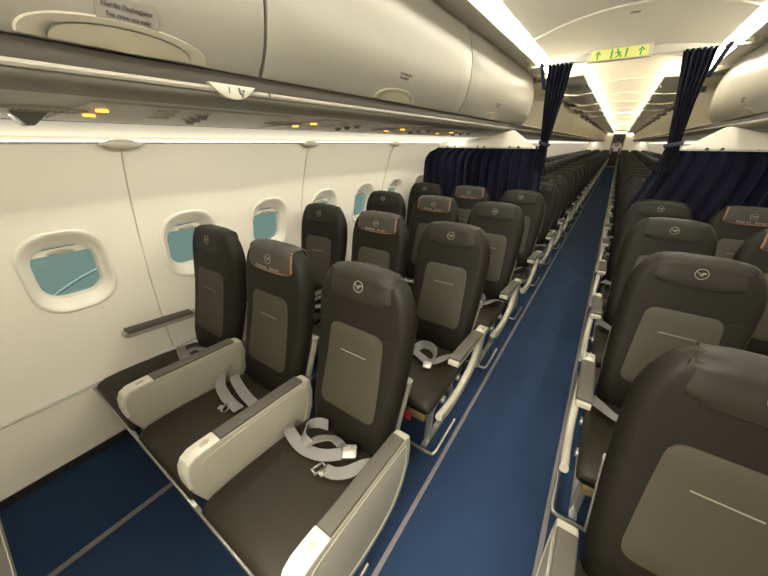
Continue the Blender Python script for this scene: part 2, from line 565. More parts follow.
# ================================================================== OVERHEAD BINS
DOOR = [(0.0, 0.806, 1.682), (0.14, 0.766, 1.742), (0.36, 0.740, 1.845), (0.58, 0.737, 1.950), (0.80, 0.755, 2.050), (1.0, 0.790, 2.145)]
def door_pt(t):
    return interp(DOOR, t)
_mesh = {}
def cached(key, fn):
    if key not in _mesh:
        _mesh[key] = fn()
    return _mesh[key]

def door_mesh(L, sx):
    mb = MB()
    def P(u, v, off):
        a, b = door_pt(v)
        # rounded-in ends
        y = (u - 0.5) * (L - 0.012)
        return (sx * (a + off), y, b + off * 0.6)
    nu, nv = 10, 12
    for off in (0.0, 0.022):
        mb.grid(lambda u, v: P(u, v, off), nu, nv)
    rim = [(u / nu, 0) for u in range(nu)] + [(1, v / nv) for v in range(nv)] + [(1 - u / nu, 1) for u in range(nu)] + [(0, 1 - v / nv) for v in range(nv)]
    mb.loft([[P(u, v, 0) for u, v in rim], [P(u, v, 0.022) for u, v in rim]], cap=False)
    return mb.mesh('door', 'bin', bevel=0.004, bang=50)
def latch_mesh(sx, w, h, base=0.0):
    """half-oval latch lying on the door's lower edge: rim and recessed flap"""
    mb = MB()
    def P(y, t, off):
        a, b = door_pt(t)
        return (sx * (a - off), y, b - off * 0.6)
    n = 24
    def arc(k, sc):
        a = math.pi * k / n
        return (w * sc * math.cos(a), h * sc * math.sin(a) ** 0.8)
    rows = [(1.03, -0.003), (1.0, 0.004), (0.90, 0.004), (0.80, 0.003), (0.76, -0.001)]
    mb.loft([[P(arc(k, s)[0], arc(k, s)[1] + 0.012, o) for k in range(n + 1)] for s, o in rows], cap=False, closed=False)
    mb.mi = 1
    mb.grid(lambda u, v: P(arc(u * n, 0.755 * max(0.02, v))[0], arc(u * n, 0.755 * max(0.02, v))[1] + 0.012, 0.004 + 0.004 * (1 - v)), n, 5)
    return mb.mesh('latch', ['latchrim', 'latch'], angle=40)
def rail_mesh(L, sx):
    mb = MB()
    upper = [(0.812, 1.682), (0.800, 1.674), (0.786, 1.658), (0.779, 1.642), (0.779, 1.634), (0.85, 1.634), (0.85, 1.69)]
    lower = [(0.779, 1.634), (0.780, 1.628), (0.788, 1.618), (0.815, 1.608), (0.86, 1.604), (0.905, 1.603), (0.905, 1.634)]
    mb.prism(upper, -L / 2, L / 2, lambda y, a, b: (sx * a, y, b))
    mb.mi = 1
    mb.prism(lower, -L / 2, L / 2, lambda y, a, b: (sx * a, y, b))
    return mb.mesh('hand_rail', ['rail', 'raillifted'], angle=50)
def strip_mesh(L, sx):
    mb = MB(); mb.tube([(sx * 0.7795, -L / 2 + 0.004, 1.634), (sx * 0.7795, L / 2 - 0.004, 1.634)], 0.0075, 8)
    return mb.mesh('rail_strip', 'railw')
def shell_mesh(L, sx):
    mb = MB()
    inner = [(0.835, 1.700), (1.30, 1.690), (1.50, 1.72), (1.52, 1.84), (1.40, 1.99), (1.20, 2.10), (1.00, 2.155), (0.815, 2.160)]
    outer = [(0.830, 1.665), (1.31, 1.662), (1.535, 1.70), (1.55, 1.85), (1.42, 2.02), (1.21, 2.13), (1.00, 2.182), (0.805, 2.184)]
    mb.prism(inner + outer[::-1], -L / 2, L / 2, lambda y, a, b: (sx * a, y, b))
    for e in (-L / 2 + 0.006, L / 2 - 0.006):
        endp = [(0.815, 1.700)] + [(door_pt(t)[0] + 0.03, door_pt(t)[1]) for t in (0.2, 0.4, 0.6, 0.8, 1.0)] + [(0.85, 2.15), (1.00, 2.15), (1.20, 2.095), (1.40, 1.985), (1.51, 1.84), (1.49, 1.72)]
        mb.loft([[(sx * a, y, b) for a, b in endp] for y in (e - 0.005, e + 0.005)])
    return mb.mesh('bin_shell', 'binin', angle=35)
def lid_mesh(L, sx):
    """open lid swung up: a gently curved flap seen from below"""
    mb = MB()
    def P(u, v, off):
        s = 1 - v
        x = 0.790 - 0.460 * v
        z = 2.138 - 0.030 * v - 0.030 * math.sin(math.pi * v)
        e = 1 - 0.10 * max(0, (v - 0.8) / 0.2) ** 2
        return (sx * x, (u - 0.5) * (L - 0.03) * e, z + off)
    mb.grid(lambda u, v: P(u, v, 0), 8, 10); mb.grid(lambda u, v: P(u, v, 0.022), 8, 10)
    rim = [(u / 8, 0) for u in range(8)] + [(1, v / 10) for v in range(10)] + [(1 - u / 8, 1) for u in range(8)] + [(0, 1 - v / 10) for v in range(10)]
    mb.loft([[P(u, v, 0) for u, v in rim], [P(u, v, 0.022) for u, v in rim]], cap=False)
    return mb.mesh('lid', 'lid', angle=40)
def hinge_mesh(sx):
    mb = MB()
    mb.box((sx * 0.800, 0, 2.105), (0.05, 0.05, 0.06)); mb.box((sx * 0.73, 0, 2.098), (0.12, 0.024, 0.018))
    return mb.mesh('hinge_arm', 'psud', bevel=0.004)
def lidlatch_mesh(sx):
    mb = MB(); mb.box((sx * 0.342, 0, 2.096), (0.03, 0.09, 0.022))
    return mb.mesh('latch', 'psud', bevel=0.005)

ordn = ['first', 'second', 'third', 'fourth', 'fifth', 'sixth', 'seventh', 'eighth', 'ninth', 'tenth', 'eleventh', 'twelfth']
def closed_bin(sx, ya, yb, latch_y, label, placard=None):
    L = yb - ya
    yc = (ya + yb) / 2
    t = thing('overhead_bin', label, 'overhead bin', (0, yc, 0), 'closed overhead bins')
    key = (round(L, 3), sx)
    put('bin_shell', cached(('sh',) + key, lambda: shell_mesh(L, sx)), t)
    d = put('door', cached(('dr',) + key, lambda: door_mesh(L, sx)), t)
    put('latch', cached(('la', sx), lambda: latch_mesh(sx, 0.168, 0.105)), d, (0, latch_y - yc, 0))
    r = put('hand_rail', cached(('ra',) + key, lambda: rail_mesh(L, sx)), t)
    put('rail_strip', cached(('st',) + key, lambda: strip_mesh(L, sx)), r)
    def on_door(y0, t0):
        def f(x, y, z):
            a, b = door_pt(t0 + y / 0.465)
            o = 0.002 + z
            return (sx * (a - o), (y0 - yc) + (x if sx < 0 else -x), b - o * 0.6)
        return f
    if placard == 'crew':
        mb = MB()
        lo = rrect(0.055, 0.022, 0.006, 4)
        mb.loft([[(a, b, 0.0) for a, b in lo], [(a, b, 0.001) for a, b in lo]])
        pm = warp(mb.mesh('placard', 'grey', smooth=False), on_door(latch_y + 0.005, 0.150))
        po = put('placard', pm, t)
        for k, (tx, dy) in enumerate((('Nur für Flugbegleiter', 0.0075), ('For crew use only', -0.0075))):
            me = text_mesh(tx, 0.0105, 'ink', bold=0.0002)
            warp(me, lambda x, y, z: (x, y + dy, z + 0.0015))
            warp(me, on_door(latch_y + 0.005, 0.150))
            put('lettering', me, po)
    elif placard:
        for k, (tx, dy) in enumerate((('Vorsicht beim Öffnen', 0.009), ('Open with care', -0.006))):
            me = text_mesh(tx, 0.012, 'ink', bold=0.0003)
            warp(me, lambda x, y, z: (x - (0.014 if k else 0), y + dy, z))
            warp(me, on_door(latch_y + 0.02, 0.225))
            put('lettering', me, t)
    return t
def open_bin(sx, ya, yb, label, group):
    L = yb - ya
    t = thing('overhead_bin', label, 'overhead bin', (0, (ya + yb) / 2, 0), group)
    key = (round(L, 3), sx)
    put('bin_shell', cached(('sh',) + key, lambda: shell_mesh(L, sx)), t)
    d = put('lid', cached(('lid',) + key, lambda: lid_mesh(L, sx)), t)
    put('latch', cached(('lal', sx), lambda: lidlatch_mesh(sx)), d)
    for s in (-1, 1):
        put('hinge_arm', cached(('hin', sx), lambda: hinge_mesh(sx)), t, (0, s * L * 0.42, 0))
    r = put('hand_rail', cached(('ra',) + key, lambda: rail_mesh(L, sx)), t)
    put('rail_strip', cached(('st',) + key, lambda: strip_mesh(L, sx)), r)

closed_bin(-1, -0.29, 0.70, 0.365, 'cream overhead bin nearest the camera, grey crew placard above its large latch', 'crew')
closed_bin(-1, 0.70, 2.20, 1.43, 'long cream overhead bin on the left, second from the camera, small print above latch', 'care')
closed_bin(-1, 2.20, 4.02, 2.87, 'left overhead bin just ahead of the blue curtain, third from the camera', 'care')
closed_bin(1, 2.20, 4.55, 3.42, 'closed cream overhead bin on the right side, just ahead of the curtain', 'care')
for sx, sn in ((-1, 'left'), (1, 'right')):
    for k in range(16):
        ya = (4.02 if sx < 0 else 4.55) + (1.47 if sx < 0 else 1.43) * k
        lab = 'open overhead bin with raised lid, %s beyond the curtain on the %s' % (ordn[k], sn) if k < 6 else 'open overhead bin with raised lid far down the %s side of the cabin' % sn
        open_bin(sx, ya, ya + (1.47 if sx < 0 else 1.43), lab, 'open overhead bins on the %s' % sn)

# row number plate on the hand rail
t = thing('row_number_plate', 'small cream plate with number 1 and a seat symbol on the left hand rail', 'sign', (-0.769, 0.580, 1.632))
mb = MB()
n = 16
half = []
top = [(-0.080 + 0.160 * k / n, 0.019) for k in range(n + 1)]
bot = [(0.080 - 0.160 * k / n, 0.019 - 0.040 * (1 - (abs(1 - 2 * k / n)) ** 2.2)) for k in range(1, n)]
mb.loft([[(x, y, b) for y, b in [(0.85 * p, 0.85 * q) for p, q in top + bot]] for x in (-0.012, 0.003)])
mb.obj('plate', 'white', t, bevel=0.002)
me = text_mesh('1', 0.021, 'ink', bold=0.0003)
warp(me, lambda x, y, z: (0.0036 + z, -0.014 + x, y + 0.002))
put('number', me, t)
mb = MB()
for poly in ([(-0.006, 0.009), (0.000, 0.009), (0.003, -0.004), (-0.004, -0.004)], [(-0.003, -0.003), (0.010, -0.003), (0.010, -0.008), (-0.002, -0.008)], [(0.006, 0.004), (0.013, 0.006), (0.013, -0.001), (0.007, -0.001)], [(0.003, -0.008), (0.007, -0.008), (0.007, -0.014), (0.003, -0.014)]):
    mb.loft([[(x, 0.018 + y, z + 0.002) for y, z in poly] for x in (0.003, 0.0042)])
mb.obj('seat_symbol', 'ink', t, smooth=False)

# ================================================================== PASSENGER SERVICE UNITS
def pz(x):
    return interp([(0.90, 1.606), (0.95, 1.602), (1.20, 1.590), (1.50, 1.577)], abs(x))[0]
def service_unit(sx, y, label, group='passenger service units', lamp='amber'):
    t = thing('passenger_service_unit', label, 'overhead service unit', (0, y, 0), group)
    X = lambda a: sx * a
    mb = MB()
    mb.grid(lambda u, v: (X(0.965 + 0.48 * v), -0.10 + 0.62 * u, pz(0.965 + 0.48 * v) - 0.004), 1, 6)
    mb.grid(lambda u, v: (X(0.965 + 0.48 * v), -0.10 + 0.62 * u, pz(0.965 + 0.48 * v) + 0.002), 1, 6)
    rim = [(u, v / 6) for u, v in [(0, k) for k in range(6)] + [(1, 6 - k) for k in range(6)]]
    rim = [(0, k / 6) for k in range(7)] + [(1, 1 - k / 6) for k in range(7)]
    F = lambda u, v, o: (X(0.965 + 0.48 * v), -0.10 + 0.62 * u, pz(0.965 + 0.48 * v) + o)
    mb.loft([[F(u, v, -0.004) for u, v in rim], [F(u, v, 0.002) for u, v in rim]], cap=False)
    mb.obj('panel', 'psu', t, angle=40)
    # illuminated sign lamps
    for (x, dy) in ((1.10, -0.045), (1.235, -0.040)):
        mb = MB()
        mb.loft([[(X(x + a), dy + b, pz(x) + o) for a, b in rrect(0.015, 0.014, 0.012, 5)] for o in (-0.010, -0.003)])
        mb.obj('sign_lamp', lamp, t)
    # reading lights and air nozzles
    for k in range(3):
        for (x, dy, r, mm, nm) in ((1.03 + 0.085 * k, 0.10 + 0.02 * k, 0.024, 'psud', 'reading_light'), (1.04 + 0.085 * k, 0.205 + 0.02 * k, 0.021, 'psud', 'air_nozzle')):
            mb = MB()
            ring = lambda rr, o: [(X(x) + rr * math.cos(2 * math.pi * q / 16), dy + rr * math.sin(2 * math.pi * q / 16), pz(x) + o) for q in range(16)]
            mb.loft([ring(r * 1.25, -0.003), ring(r * 1.15, -0.009), ring(r * 0.9, -0.009)], cap=False)
            mb.mi = 1
            mb.loft([ring(r * 0.9, -0.009), ring(r * 0.75, -0.002)] if nm == 'reading_light' else [ring(r * 0.9, -0.009), ring(r * 0.5, -0.022), ring(r * 0.4, -0.022)])
            mb.obj(nm, ['psu', mm], t)
    # loudspeaker grille: slotted plate
    mb = MB()
    mb.loft([[(X(1.19 + a), -0.145 + b, pz(1.19) + o) for a, b in rrect(0.055, 0.085, 0.03, 5)] for o in (-0.006, 0.002)])
    mb.mi = 1
    for k in range(11):
        mb.box((X(1.19), -0.210 + 0.013 * k, pz(1.19) - 0.0065), (0.075, 0.005, 0.003))
    mb.obj('speaker_grille', ['psu', 'psud'], t)
    return t
for i in range(4):
    service_unit(-1, 0.42 + 0.81 * i, ['service unit with amber lamps nearest the camera on the left',
        'left service unit with amber lamp, second from the camera', 'left service unit with amber lamp, third from the camera', 'left service unit with amber lamp, just ahead of the curtain'][i])
service_unit(1, 3.05, 'service unit with small red lamps under the right overhead bin', lamp='redlamp')
# dark fin hanging under the panel beside the loudspeaker
t = thing('oxygen_mask_flap', 'dark grey wedge-shaped flap under the service panel at the far left', 'flap', (-1.30, 0.245, 1.586))
mb = MB(); mb.loft([[(x, -0.035, 0.004), (x, 0.055, 0.004), (x * 0.8, 0.012, -0.036), (x * 0.8, -0.004, -0.036)] for x in (-0.05, 0.05)])
mb.obj('flap', 'psud', t, bevel=0.003)

# ================================================================== CEILING FITTINGS
t = thing('ceiling_monitor_bay', 'large dark grey rounded panel set in the ceiling over the aisle', 'ceiling panel', (0, 1.75, 0))
mb = MB()
lo = rrect(0.425, 0.62, 0.06, 6)
F = lambda a, b, o: (a, b, cz(a) - o)
mb.loft([[F(a * s, b * s, o) for a, b in lo] for s, o in ((1.0, -0.004), (1.0, 0.012), (0.985, 0.016))], cap=False)
for q in range(12):
    pass
mb.grid(lambda u, v: F((-0.985 + 1.97 * u) * 0.425, (-0.985 + 1.97 * v) * 0.62 * 0.97, 0.0155), 12, 2)
mb.obj('panel', 'panelgrey', t, angle=50)
t = thing('ceiling_catch', 'small dark slot in the ceiling panel above the exit sign', 'ceiling catch', (0, 3.12, cz(0)))
mb = MB(); mb.loft([[(a, b, o) for a, b in rrect(0.028, 0.011, 0.008, 4)] for o in (-0.005, 0.001)])
mb.obj('slot', 'psud', t)
for y, lab in ((12.0, 'bluish ceiling light over the aisle, the nearer of two'), (18.8, 'bluish ceiling light over the aisle, the farther of two')):
    t = thing('ceiling_light', lab, 'ceiling light', (0, y, cz(0)), 'bluish ceiling lights')
    mb = MB(); mb.box((0, 0, -0.012), (0.62, 0.34, 0.012)); mb.obj('frame', 'ceil', t, bevel=0.004)
    for x in (-0.2, 0, 0.2):
        mb = MB(); mb.box((x, 0, -0.020), (0.14, 0.26, 0.006)); mb.obj('diffuser', 'coolled', t, smooth=False)

# ================================================================== CLASS DIVIDER: rod, sign, panels, curtains
YC = 3.42
t = thing('curtain_rod', 'cream curtain rod spanning the cabin below the ceiling', 'curtain rod', (0, YC, 0))
mb = MB()
mb.tube([(-0.69, 0, 2.100), (-0.60, 0, 2.104), (0, 0, 2.108), (0.60, 0, 2.104), (0.69, 0, 2.100)], 0.010, 10)
mb.obj('rod', 'white', t)
mb = MB(); mb.loft([[(a, y, 2.122 + b) for a, b in ((-0.34, -0.014), (0.54, -0.014), (0.40, 0.016), (0.22, 0.034), (-0.27, 0.034), (-0.34, 0.012))] for y in (-0.012, 0.012)])
mb.obj('valance', 'white', t, bevel=0.004)
for sx in (-1, 1):
    mb = MB(); mb.box((sx * 0.685, 0, 2.115), (0.035, 0.05, 0.044)); mb.obj('bracket', 'latch', t, bevel=0.006)
t = thing('exit_sign', 'yellow-green exit sign with green arrows above the aisle curtain opening', 'sign', (-0.045, YC - 0.055, 2.122))
mb = MB(); mb.box((0, 0.022, 0), (0.405, 0.045, 0.082)); mb.obj('housing', 'white', t, bevel=0.010)
mb = MB(); mb.box((0, -0.002, 0.0), (0.36, 0.006, 0.066)); mb.obj('face', 'signy', t, bevel=0.002)
def arrow(cx):
    mb = MB()
    for poly in ([(-0.005, -0.026), (0.005, -0.026), (0.005, 0.010), (-0.005, 0.010)], [(-0.022, 0.004), (0, 0.028), (0.022, 0.004), (0.013, 0.002), (0, 0.014), (-0.013, 0.002)]):
        mb.loft([[(cx + a, y, b) for a, b in poly] for y in (-0.0065, -0.005)])
    mb.obj('arrow', 'green', t, smooth=False)
arrow(-0.135); arrow(0.135)
mb = MB()   # running figure going through a doorway
def lin(a, b, w):
    a = Vector((a[0], 0, a[1])); b = Vector((b[0], 0, b[1])); d = (b - a).normalized(); nrm = Vector((-d.z, 0, d.x)) * w
    mb.loft([[(p.x, y, p.z) for p in (a - nrm, b - nrm, b + nrm, a + nrm)] for y in (-0.0065, -0.005)])
lin((-0.046, -0.028), (-0.046, 0.029), 0.006); lin((0.046, -0.028), (0.046, 0.029), 0.006)
lin((-0.012, 0.014), (0.004, -0.006), 0.006); lin((0.004, -0.006), (-0.016, -0.026), 0.004); lin((0.004, -0.006), (0.018, -0.014), 0.004); lin((0.018, -0.014), (0.012, -0.028), 0.004)
lin((-0.010, 0.012), (0.016, 0.004), 0.003); lin((-0.012, 0.012), (-0.026, 0.002), 0.003)
mb.loft([[(-0.012 + 0.007 * math.cos(2 * math.pi * q / 12), y, 0.024 + 0.007 * math.sin(2 * math.pi * q / 12)) for q in range(12)] for y in (-0.0065, -0.005)])
mb.obj('pictogram', 'green', t, smooth=False)

def divider(sx, label):
    t = thing('class_divider', label, 'divider panel', (0, YC, 0))
    prof = [(1.50, 1.472), (1.485, 1.497), (1.46, 1.508), (1.10, 1.548), (0.90, 1.580), (0.745, 1.618), (0.725, 1.616), (0.56, 1.500), (0.505, 1.472)]
    mb = MB(); mb.loft([[(sx * a, y, b) for a, b in prof] for y in (-0.02, 0.02)])
    mb.obj('panel', 'ceil', t, bevel=0.004)
    mb = MB(); mb.box((sx * 1.0, 0.0, 1.466), (0.98, 0.03, 0.014)); mb.obj('rail', 'white', t, bevel=0.003)
divider(-1, 'cream gable-shaped divider panel above the left blue curtain')
divider(1, 'cream gable-shaped divider panel above the right blue curtain')

def side_curtain(sx, label, hin):
    t = thing('divider_curtain', label, 'curtain', (0, YC, 0), None)
    mb = MB()
    nu, nv = 150, 26
    ph = random.random() * 6
    def P(u, v, off):
        z = 1.468 - (1.468 - 0.06) * v
        xo = min(1.66, wx(z) - 0.045) if z < 1.42 else 1.50 + 0.10 * (1.468 - z) / 0.05
        if z > 1.30:
            xo = min(xo, 1.505 + 0.9 * (1.468 - z) ** 0.75)
        xi = hin(z)
        x = xi + (xo - xi) * u
        fl = min(1.0, 0.45 + 3.0 * v)
        q = 2 * math.pi * (u * 13) + 0.9 * math.sin(9 * u + ph) + 0.25 * math.sin(5 * v + 7 * u)
        y = 0.030 * fl * math.sin(q) + 0.010 * fl * math.sin(2.3 * q + 1) + 0.006 * math.sin(8 * v + 20 * u)
        z += 0.010 * math.sin(q) * max(0, 1 - 12 * v) 
        return (sx * x, y + off, z)
    mb.grid(lambda u, v: P(u, v, 0), nu, nv)
    mb.grid(lambda u, v: P(u, v, 0.005), nu, nv, flip=True)
    mb.obj('fabric', 'curtain', t, angle=80)
    mb = MB()
    mb.loft([[(p[0], p[1] + a, 1.476 + b) for a, b in ((-0.004, -0.010), (0.008, -0.010), (0.008, 0.006), (-0.004, 0.006))] for p in [P(q / 120, 0, 0) for q in range(121)]])
    mb.obj('heading_tape', 'tie', t)
side_curtain(-1, 'pleated navy curtain hanging behind the left seats, from window to aisle', lambda z: 0.405 + 0.06 * max(0, (z - 1.0)) )
side_curtain(1, 'pleated navy curtain hanging behind the right seats, beside the aisle', lambda z: 0.300 + 0.145 * max(0, min(1, (z - 0.95) / 0.52)))

def drape(sx, label, key):
    t = thing('aisle_curtain', label, 'curtain', (0, YC - 0.02, 0))
    mb = MB()
    nu, nv = 60, 34
    def P(u, v, off):
        z = 2.105 - (2.105 - 1.30) * v
        xi, xo = interp(key, z)
        x = xi + (xo - xi) * u
        q = 2 * math.pi * u * 6 + 0.5 * math.sin(6 * u)
        am = 0.020
        y = am * math.sin(q) + 0.008 * math.sin(2.7 * q + 1.0 + v) - 0.012 * math.sin(math.pi * min(1, v * 1.2))
        return (sx * x, y + off, z)
    mb.grid(lambda u, v: P(u, v, 0), nu, nv); mb.grid(lambda u, v: P(u, v, 0.005), nu, nv, flip=True)
    mb.obj('fabric', 'curtain', t, angle=80)
    xi, xo = interp(key, 1.50)
    mb = MB()
    mb.tube([(sx * ((xi + xo) / 2 + ((xo - xi) / 2 + 0.012) * math.cos(a)), 0.045 * math.sin(a), 1.50 + 0.012 * math.cos(a)) for a in [2 * math.pi * k / 24 for k in range(25)]], 0.010, 8, flat=(0.006, 0.016))
    mb.obj('tieback', 'tie', t)
    mb = MB()
    for k in range(7):
        x = interp(key, 2.105)
        xx = x[0] + (x[1] - x[0]) * (k + 0.5) / 7
        mb.tube([(sx * xx, 0.02 + 0.013 * math.cos(a), 2.112 + 0.013 * math.sin(a)) for a in [2 * math.pi * q / 10 for q in range(11)]], 0.003, 5)
    mb.obj('hook', 'white', t)
    # the curtain's outer hem hanging from the end of the rod
    mb = MB()
    mb.grid(lambda u, v: (sx * (interp(key, 2.105)[1] + 0.045 + 0.03 * u - 0.06 * v), 0.01 * math.sin(6 * u), 2.125 - 0.20 * v), 4, 6)
    mb.grid(lambda u, v: (sx * (interp(key, 2.105)[1] + 0.045 + 0.03 * u - 0.06 * v), 0.006 + 0.01 * math.sin(6 * u), 2.125 - 0.20 * v), 4, 6, flip=True)
    mb.obj('hem', 'curtain', t)
drape(-1, 'navy curtain gathered and tied back on the left of the aisle', [(1.30, 0.40, 0.49), (1.42, 0.405, 0.485), (1.50, 0.41, 0.475), (1.62, 0.395, 0.485), (1.80, 0.375, 0.505), (1.95, 0.36, 0.52), (2.105, 0.345, 0.53)])
drape(1, 'navy curtain gathered and tied back on the right of the aisle', [(1.30, 0.40, 0.53), (1.42, 0.415, 0.52), (1.50, 0.425, 0.505), (1.62, 0.41, 0.50), (1.80, 0.385, 0.50), (1.95, 0.36, 0.51), (2.105, 0.335, 0.515)])

# ================================================================== SEATS
BACK = [  # z, front y, half width, depth
    (0.365, 0.652, 0.150, 0.080), (0.39, 0.646, 0.185, 0.095), (0.44, 0.644, 0.194, 0.104), (0.50, 0.652, 0.198, 0.105), (0.58, 0.676, 0.203, 0.106), (0.68, 0.706, 0.210, 0.106), (0.78, 0.732, 0.214, 0.104),
    (0.87, 0.750, 0.217, 0.100), (0.94, 0.762, 0.216, 0.096), (0.975, 0.768, 0.211, 0.092), (1.012, 0.773, 0.201, 0.088), (1.042, 0.778, 0.188, 0.082), (1.064, 0.784, 0.174, 0.074),
    (1.081, 0.791, 0.160, 0.062), (1.092, 0.800, 0.146, 0.044), (1.097, 0.814, 0.128, 0.018)]
def yf(z):
    return interp([(b[0], b[1]) for b in BACK], z)[0]
def backrest_mesh():
    mb = MB()
    secs = []
    for z, y, w, d in BACK:
        r = min(0.052, d * 0.49)
        secs.append([(a, y + d / 2 + b, z) for a, b in rrect(w, d / 2, r, 6)])
    mb.loft(secs)
    # pipe seams across the bolsters
    return mb.mesh('backrest', 'leather', angle=60)
def seam_mesh(s):
    mb = MB()
    if True:
        pts = []
        for k in range(9):
            t = k / 8
            x = 0.118 + 0.085 * t
            pts.append((s * x, yf(0.872) + 0.0005 + 0.052 * max(0, (x - 0.164) / 0.052) ** 2.2, 0.868 + 0.012 * t))
        mb.tube(pts, 0.0016, 5)
    return mb.mesh('bolster_seam', 'cover')
def patch(z0, z1, wfun, off, r, name, mt, back=0.010, nz=18, nx=8):
    """rounded panel lying on the seat back's front"""
    mb = MB()
    def P(u, v, o):
        z = z0 + (z1 - z0) * v
        w = wfun(z)
        e = min(z - z0, z1 - z)
        if e < r:
            w -= r - math.sqrt(max(0, r * r - (r - e) ** 2))
        return ((2 * u - 1) * w, yf(z) + o, z)
    ease = lambda v: 0.5 - 0.5 * math.cos(math.pi * v)
    mb.grid(lambda u, v: P(u, ease(v), off + 0.5 * abs(off) * (max(abs(2 * u - 1), abs(2 * ease(v) - 1)) ** 8)), nx, nz)
    rim = [(u / nx, 0) for u in range(nx)] + [(1, v / nz) for v in range(nz)] + [(1 - u / nx, 1) for u in range(nx)] + [(0, 1 - v / nz) for v in range(nz)]
    mb.loft([[P(u, ease(v), off + 0.5 * abs(off)) for u, v in rim], [P(u, ease(v), back) for u, v in rim]], cap=False)
    return mb.mesh(name, mt, angle=60)
def insert_mesh():
    return patch(0.540, 0.882, lambda z: 0.137 - 0.014 * (z - 0.540) / 0.342, -0.008, 0.036, 'back_panel', 'insert')
def slit_mesh():
    mb = MB(); mb.tube([(-0.060 + 0.120 * k / 6, yf(0.782) - 0.009, 0.782) for k in range(7)], 0.0020, 6)
    return mb.mesh('pocket_stitch', 'stitch')
CPATH = [(yf(0.988) - 0.003, 0.988), (yf(1.01) - 0.005, 1.01), (yf(1.035) - 0.005, 1.035), (yf(1.056) - 0.005, 1.056), (0.781, 1.080), (0.794, 1.096), (0.815, 1.102), (0.845, 1.101), (0.864, 1.089), (0.870, 1.06)]
def cover_pt(u, v, o=0.0, hw0=0.150, hw1=0.140):
    p = interp([(i / (len(CPATH) - 1), *c) for i, c in enumerate(CPATH)], v)
    q = interp([(i / (len(CPATH) - 1), *c) for i, c in enumerate(CPATH)], min(1, v + 0.01))
    q0 = interp([(i / (len(CPATH) - 1), *c) for i, c in enumerate(CPATH)], max(0, v - 0.01))
    ty, tz = q[0] - q0[0], q[1] - q0[1]
    l = math.hypot(ty, tz)
    ny, nz = -tz / l, ty / l
    hw = hw0 + (hw1 - hw0) * v
    r = 0.25
    if v < r * 0.35:
        e = 1 - v / (r * 0.35)
        hw -= 0.022 * e * e
    x = (2 * u - 1) * hw
    sag = 0.012 * max(0, (abs(2 * u - 1) - 0.6) / 0.4) ** 2 * (1 if v < 0.75 else 1)
    return (x, p[0] + ny * o + sag * (1 if v < 0.5 else 0.3), p[1] + nz * o - (0.010 * max(0, abs(2 * u - 1) - 0.55) / 0.45 if v > 0.45 else 0) + 0.006 * (abs(2 * u - 1) ** 2) * max(0, 1 - v * 5))
def cover_mesh(mt, o):
    mb = MB()
    cover_pt = (lambda u, v, o=0.0: globals()['cover_pt'](u, v, o, 0.150, 0.122)) if mt == 'cover' else globals()['cover_pt']
    nu, nv = 14, 22
    mb.grid(lambda u, v: cover_pt(u, v, o), nu, nv)
    mb.grid(lambda u, v: cover_pt(u, v, o - 0.004), nu, nv, flip=True)
    rim = [(u / nu, 0) for u in range(nu)] + [(1, v / nv) for v in range(nv)] + [(1 - u / nu, 1) for u in range(nu)] + [(0, 1 - v / nv) for v in range(nv)]
    mb.loft([[cover_pt(u, v, o) for u, v in rim], [cover_pt(u, v, o - 0.006) for u, v in rim]], cap=False)
    return mb.mesh('headrest_cover', mt, angle=60)
def trim_mesh():
    mb = MB()
    o = 0.0045
    nu = 20
    mb.grid(lambda u, v: cover_pt(u, 0.002 + 0.05 * v, o + 0.0015), nu, 2)
    for s in (0, 1):
        mb.grid(lambda u, v: cover_pt(0.965 * s + 0.035 * u + (0 if s else 0), 0.002 + 0.56 * v, o + 0.0015), 2, 14)
    return mb.mesh('border', 'orange', angle=60)
def covline_mesh():
    mb = MB(); pts = [cover_pt(0, 0.45 - 0.42 * k / 8, 0.003) for k in range(9)] + [cover_pt(k / 12, 0.004, 0.003) for k in range(1, 12)] + [cover_pt(1, 0.03 + 0.42 * k / 8, 0.003) for k in range(9)]
    mb.tube(pts, 0.0013, 5)
    return mb.mesh('cover_seam', 'leather')
def emblem_mesh(base=0.0085, sc=1.0):
    mb = MB()
    ZC = 1.046
    def F(a, b, o):
        z = ZC + b * sc
        return (a * sc, yf(z) - base - o, z)
    n = 32
    ring = lambda r, o: [F(r * math.cos(2 * math.pi * k / n), r * math.sin(2 * math.pi * k / n), o) for k in range(n)]
    mb.loft([ring(0.0210, 0.0), ring(0.0210, 0.002), ring(0.0184, 0.002), ring(0.0184, 0.0)], cap=False)
    # flying crane: body and neck rising to the right, two wings, legs
    for poly in ([(-0.0150, 0.0075), (-0.0020, -0.0035), (0.0035, -0.0035), (0.0020, -0.0085), (-0.0015, -0.0070)],
                 [(-0.0020, -0.0040), (0.0035, 0.0040), (0.0130, 0.0035), (0.0120, 0.0015), (0.0060, 0.0005), (0.0035, -0.0045)],
                 [(-0.0010, -0.0010), (0.0010, 0.0055), (0.0125, 0.0065), (0.0130, 0.0045), (0.0030, 0.0025)],
                 [(-0.0155, 0.0095), (-0.0165, 0.0070), (-0.0050, -0.0020), (-0.0030, -0.0005)]):
        mb.loft([[F(a, b, 0.0022) for a, b in poly], [F(a, b, 0.0) for a, b in poly]])
    return mb.mesh('emblem', 'logo', smooth=False)
def lettering_mesh():
    me = text_mesh('Business   Europe', 0.0165, 'logo', bold=0.0005)
    return warp(me, lambda x, y, z: (x * 1.35, yf(1.006 + y) - 0.0135 - z, 1.008 + y + 0.004 * (abs(x) / 0.1) ** 2))
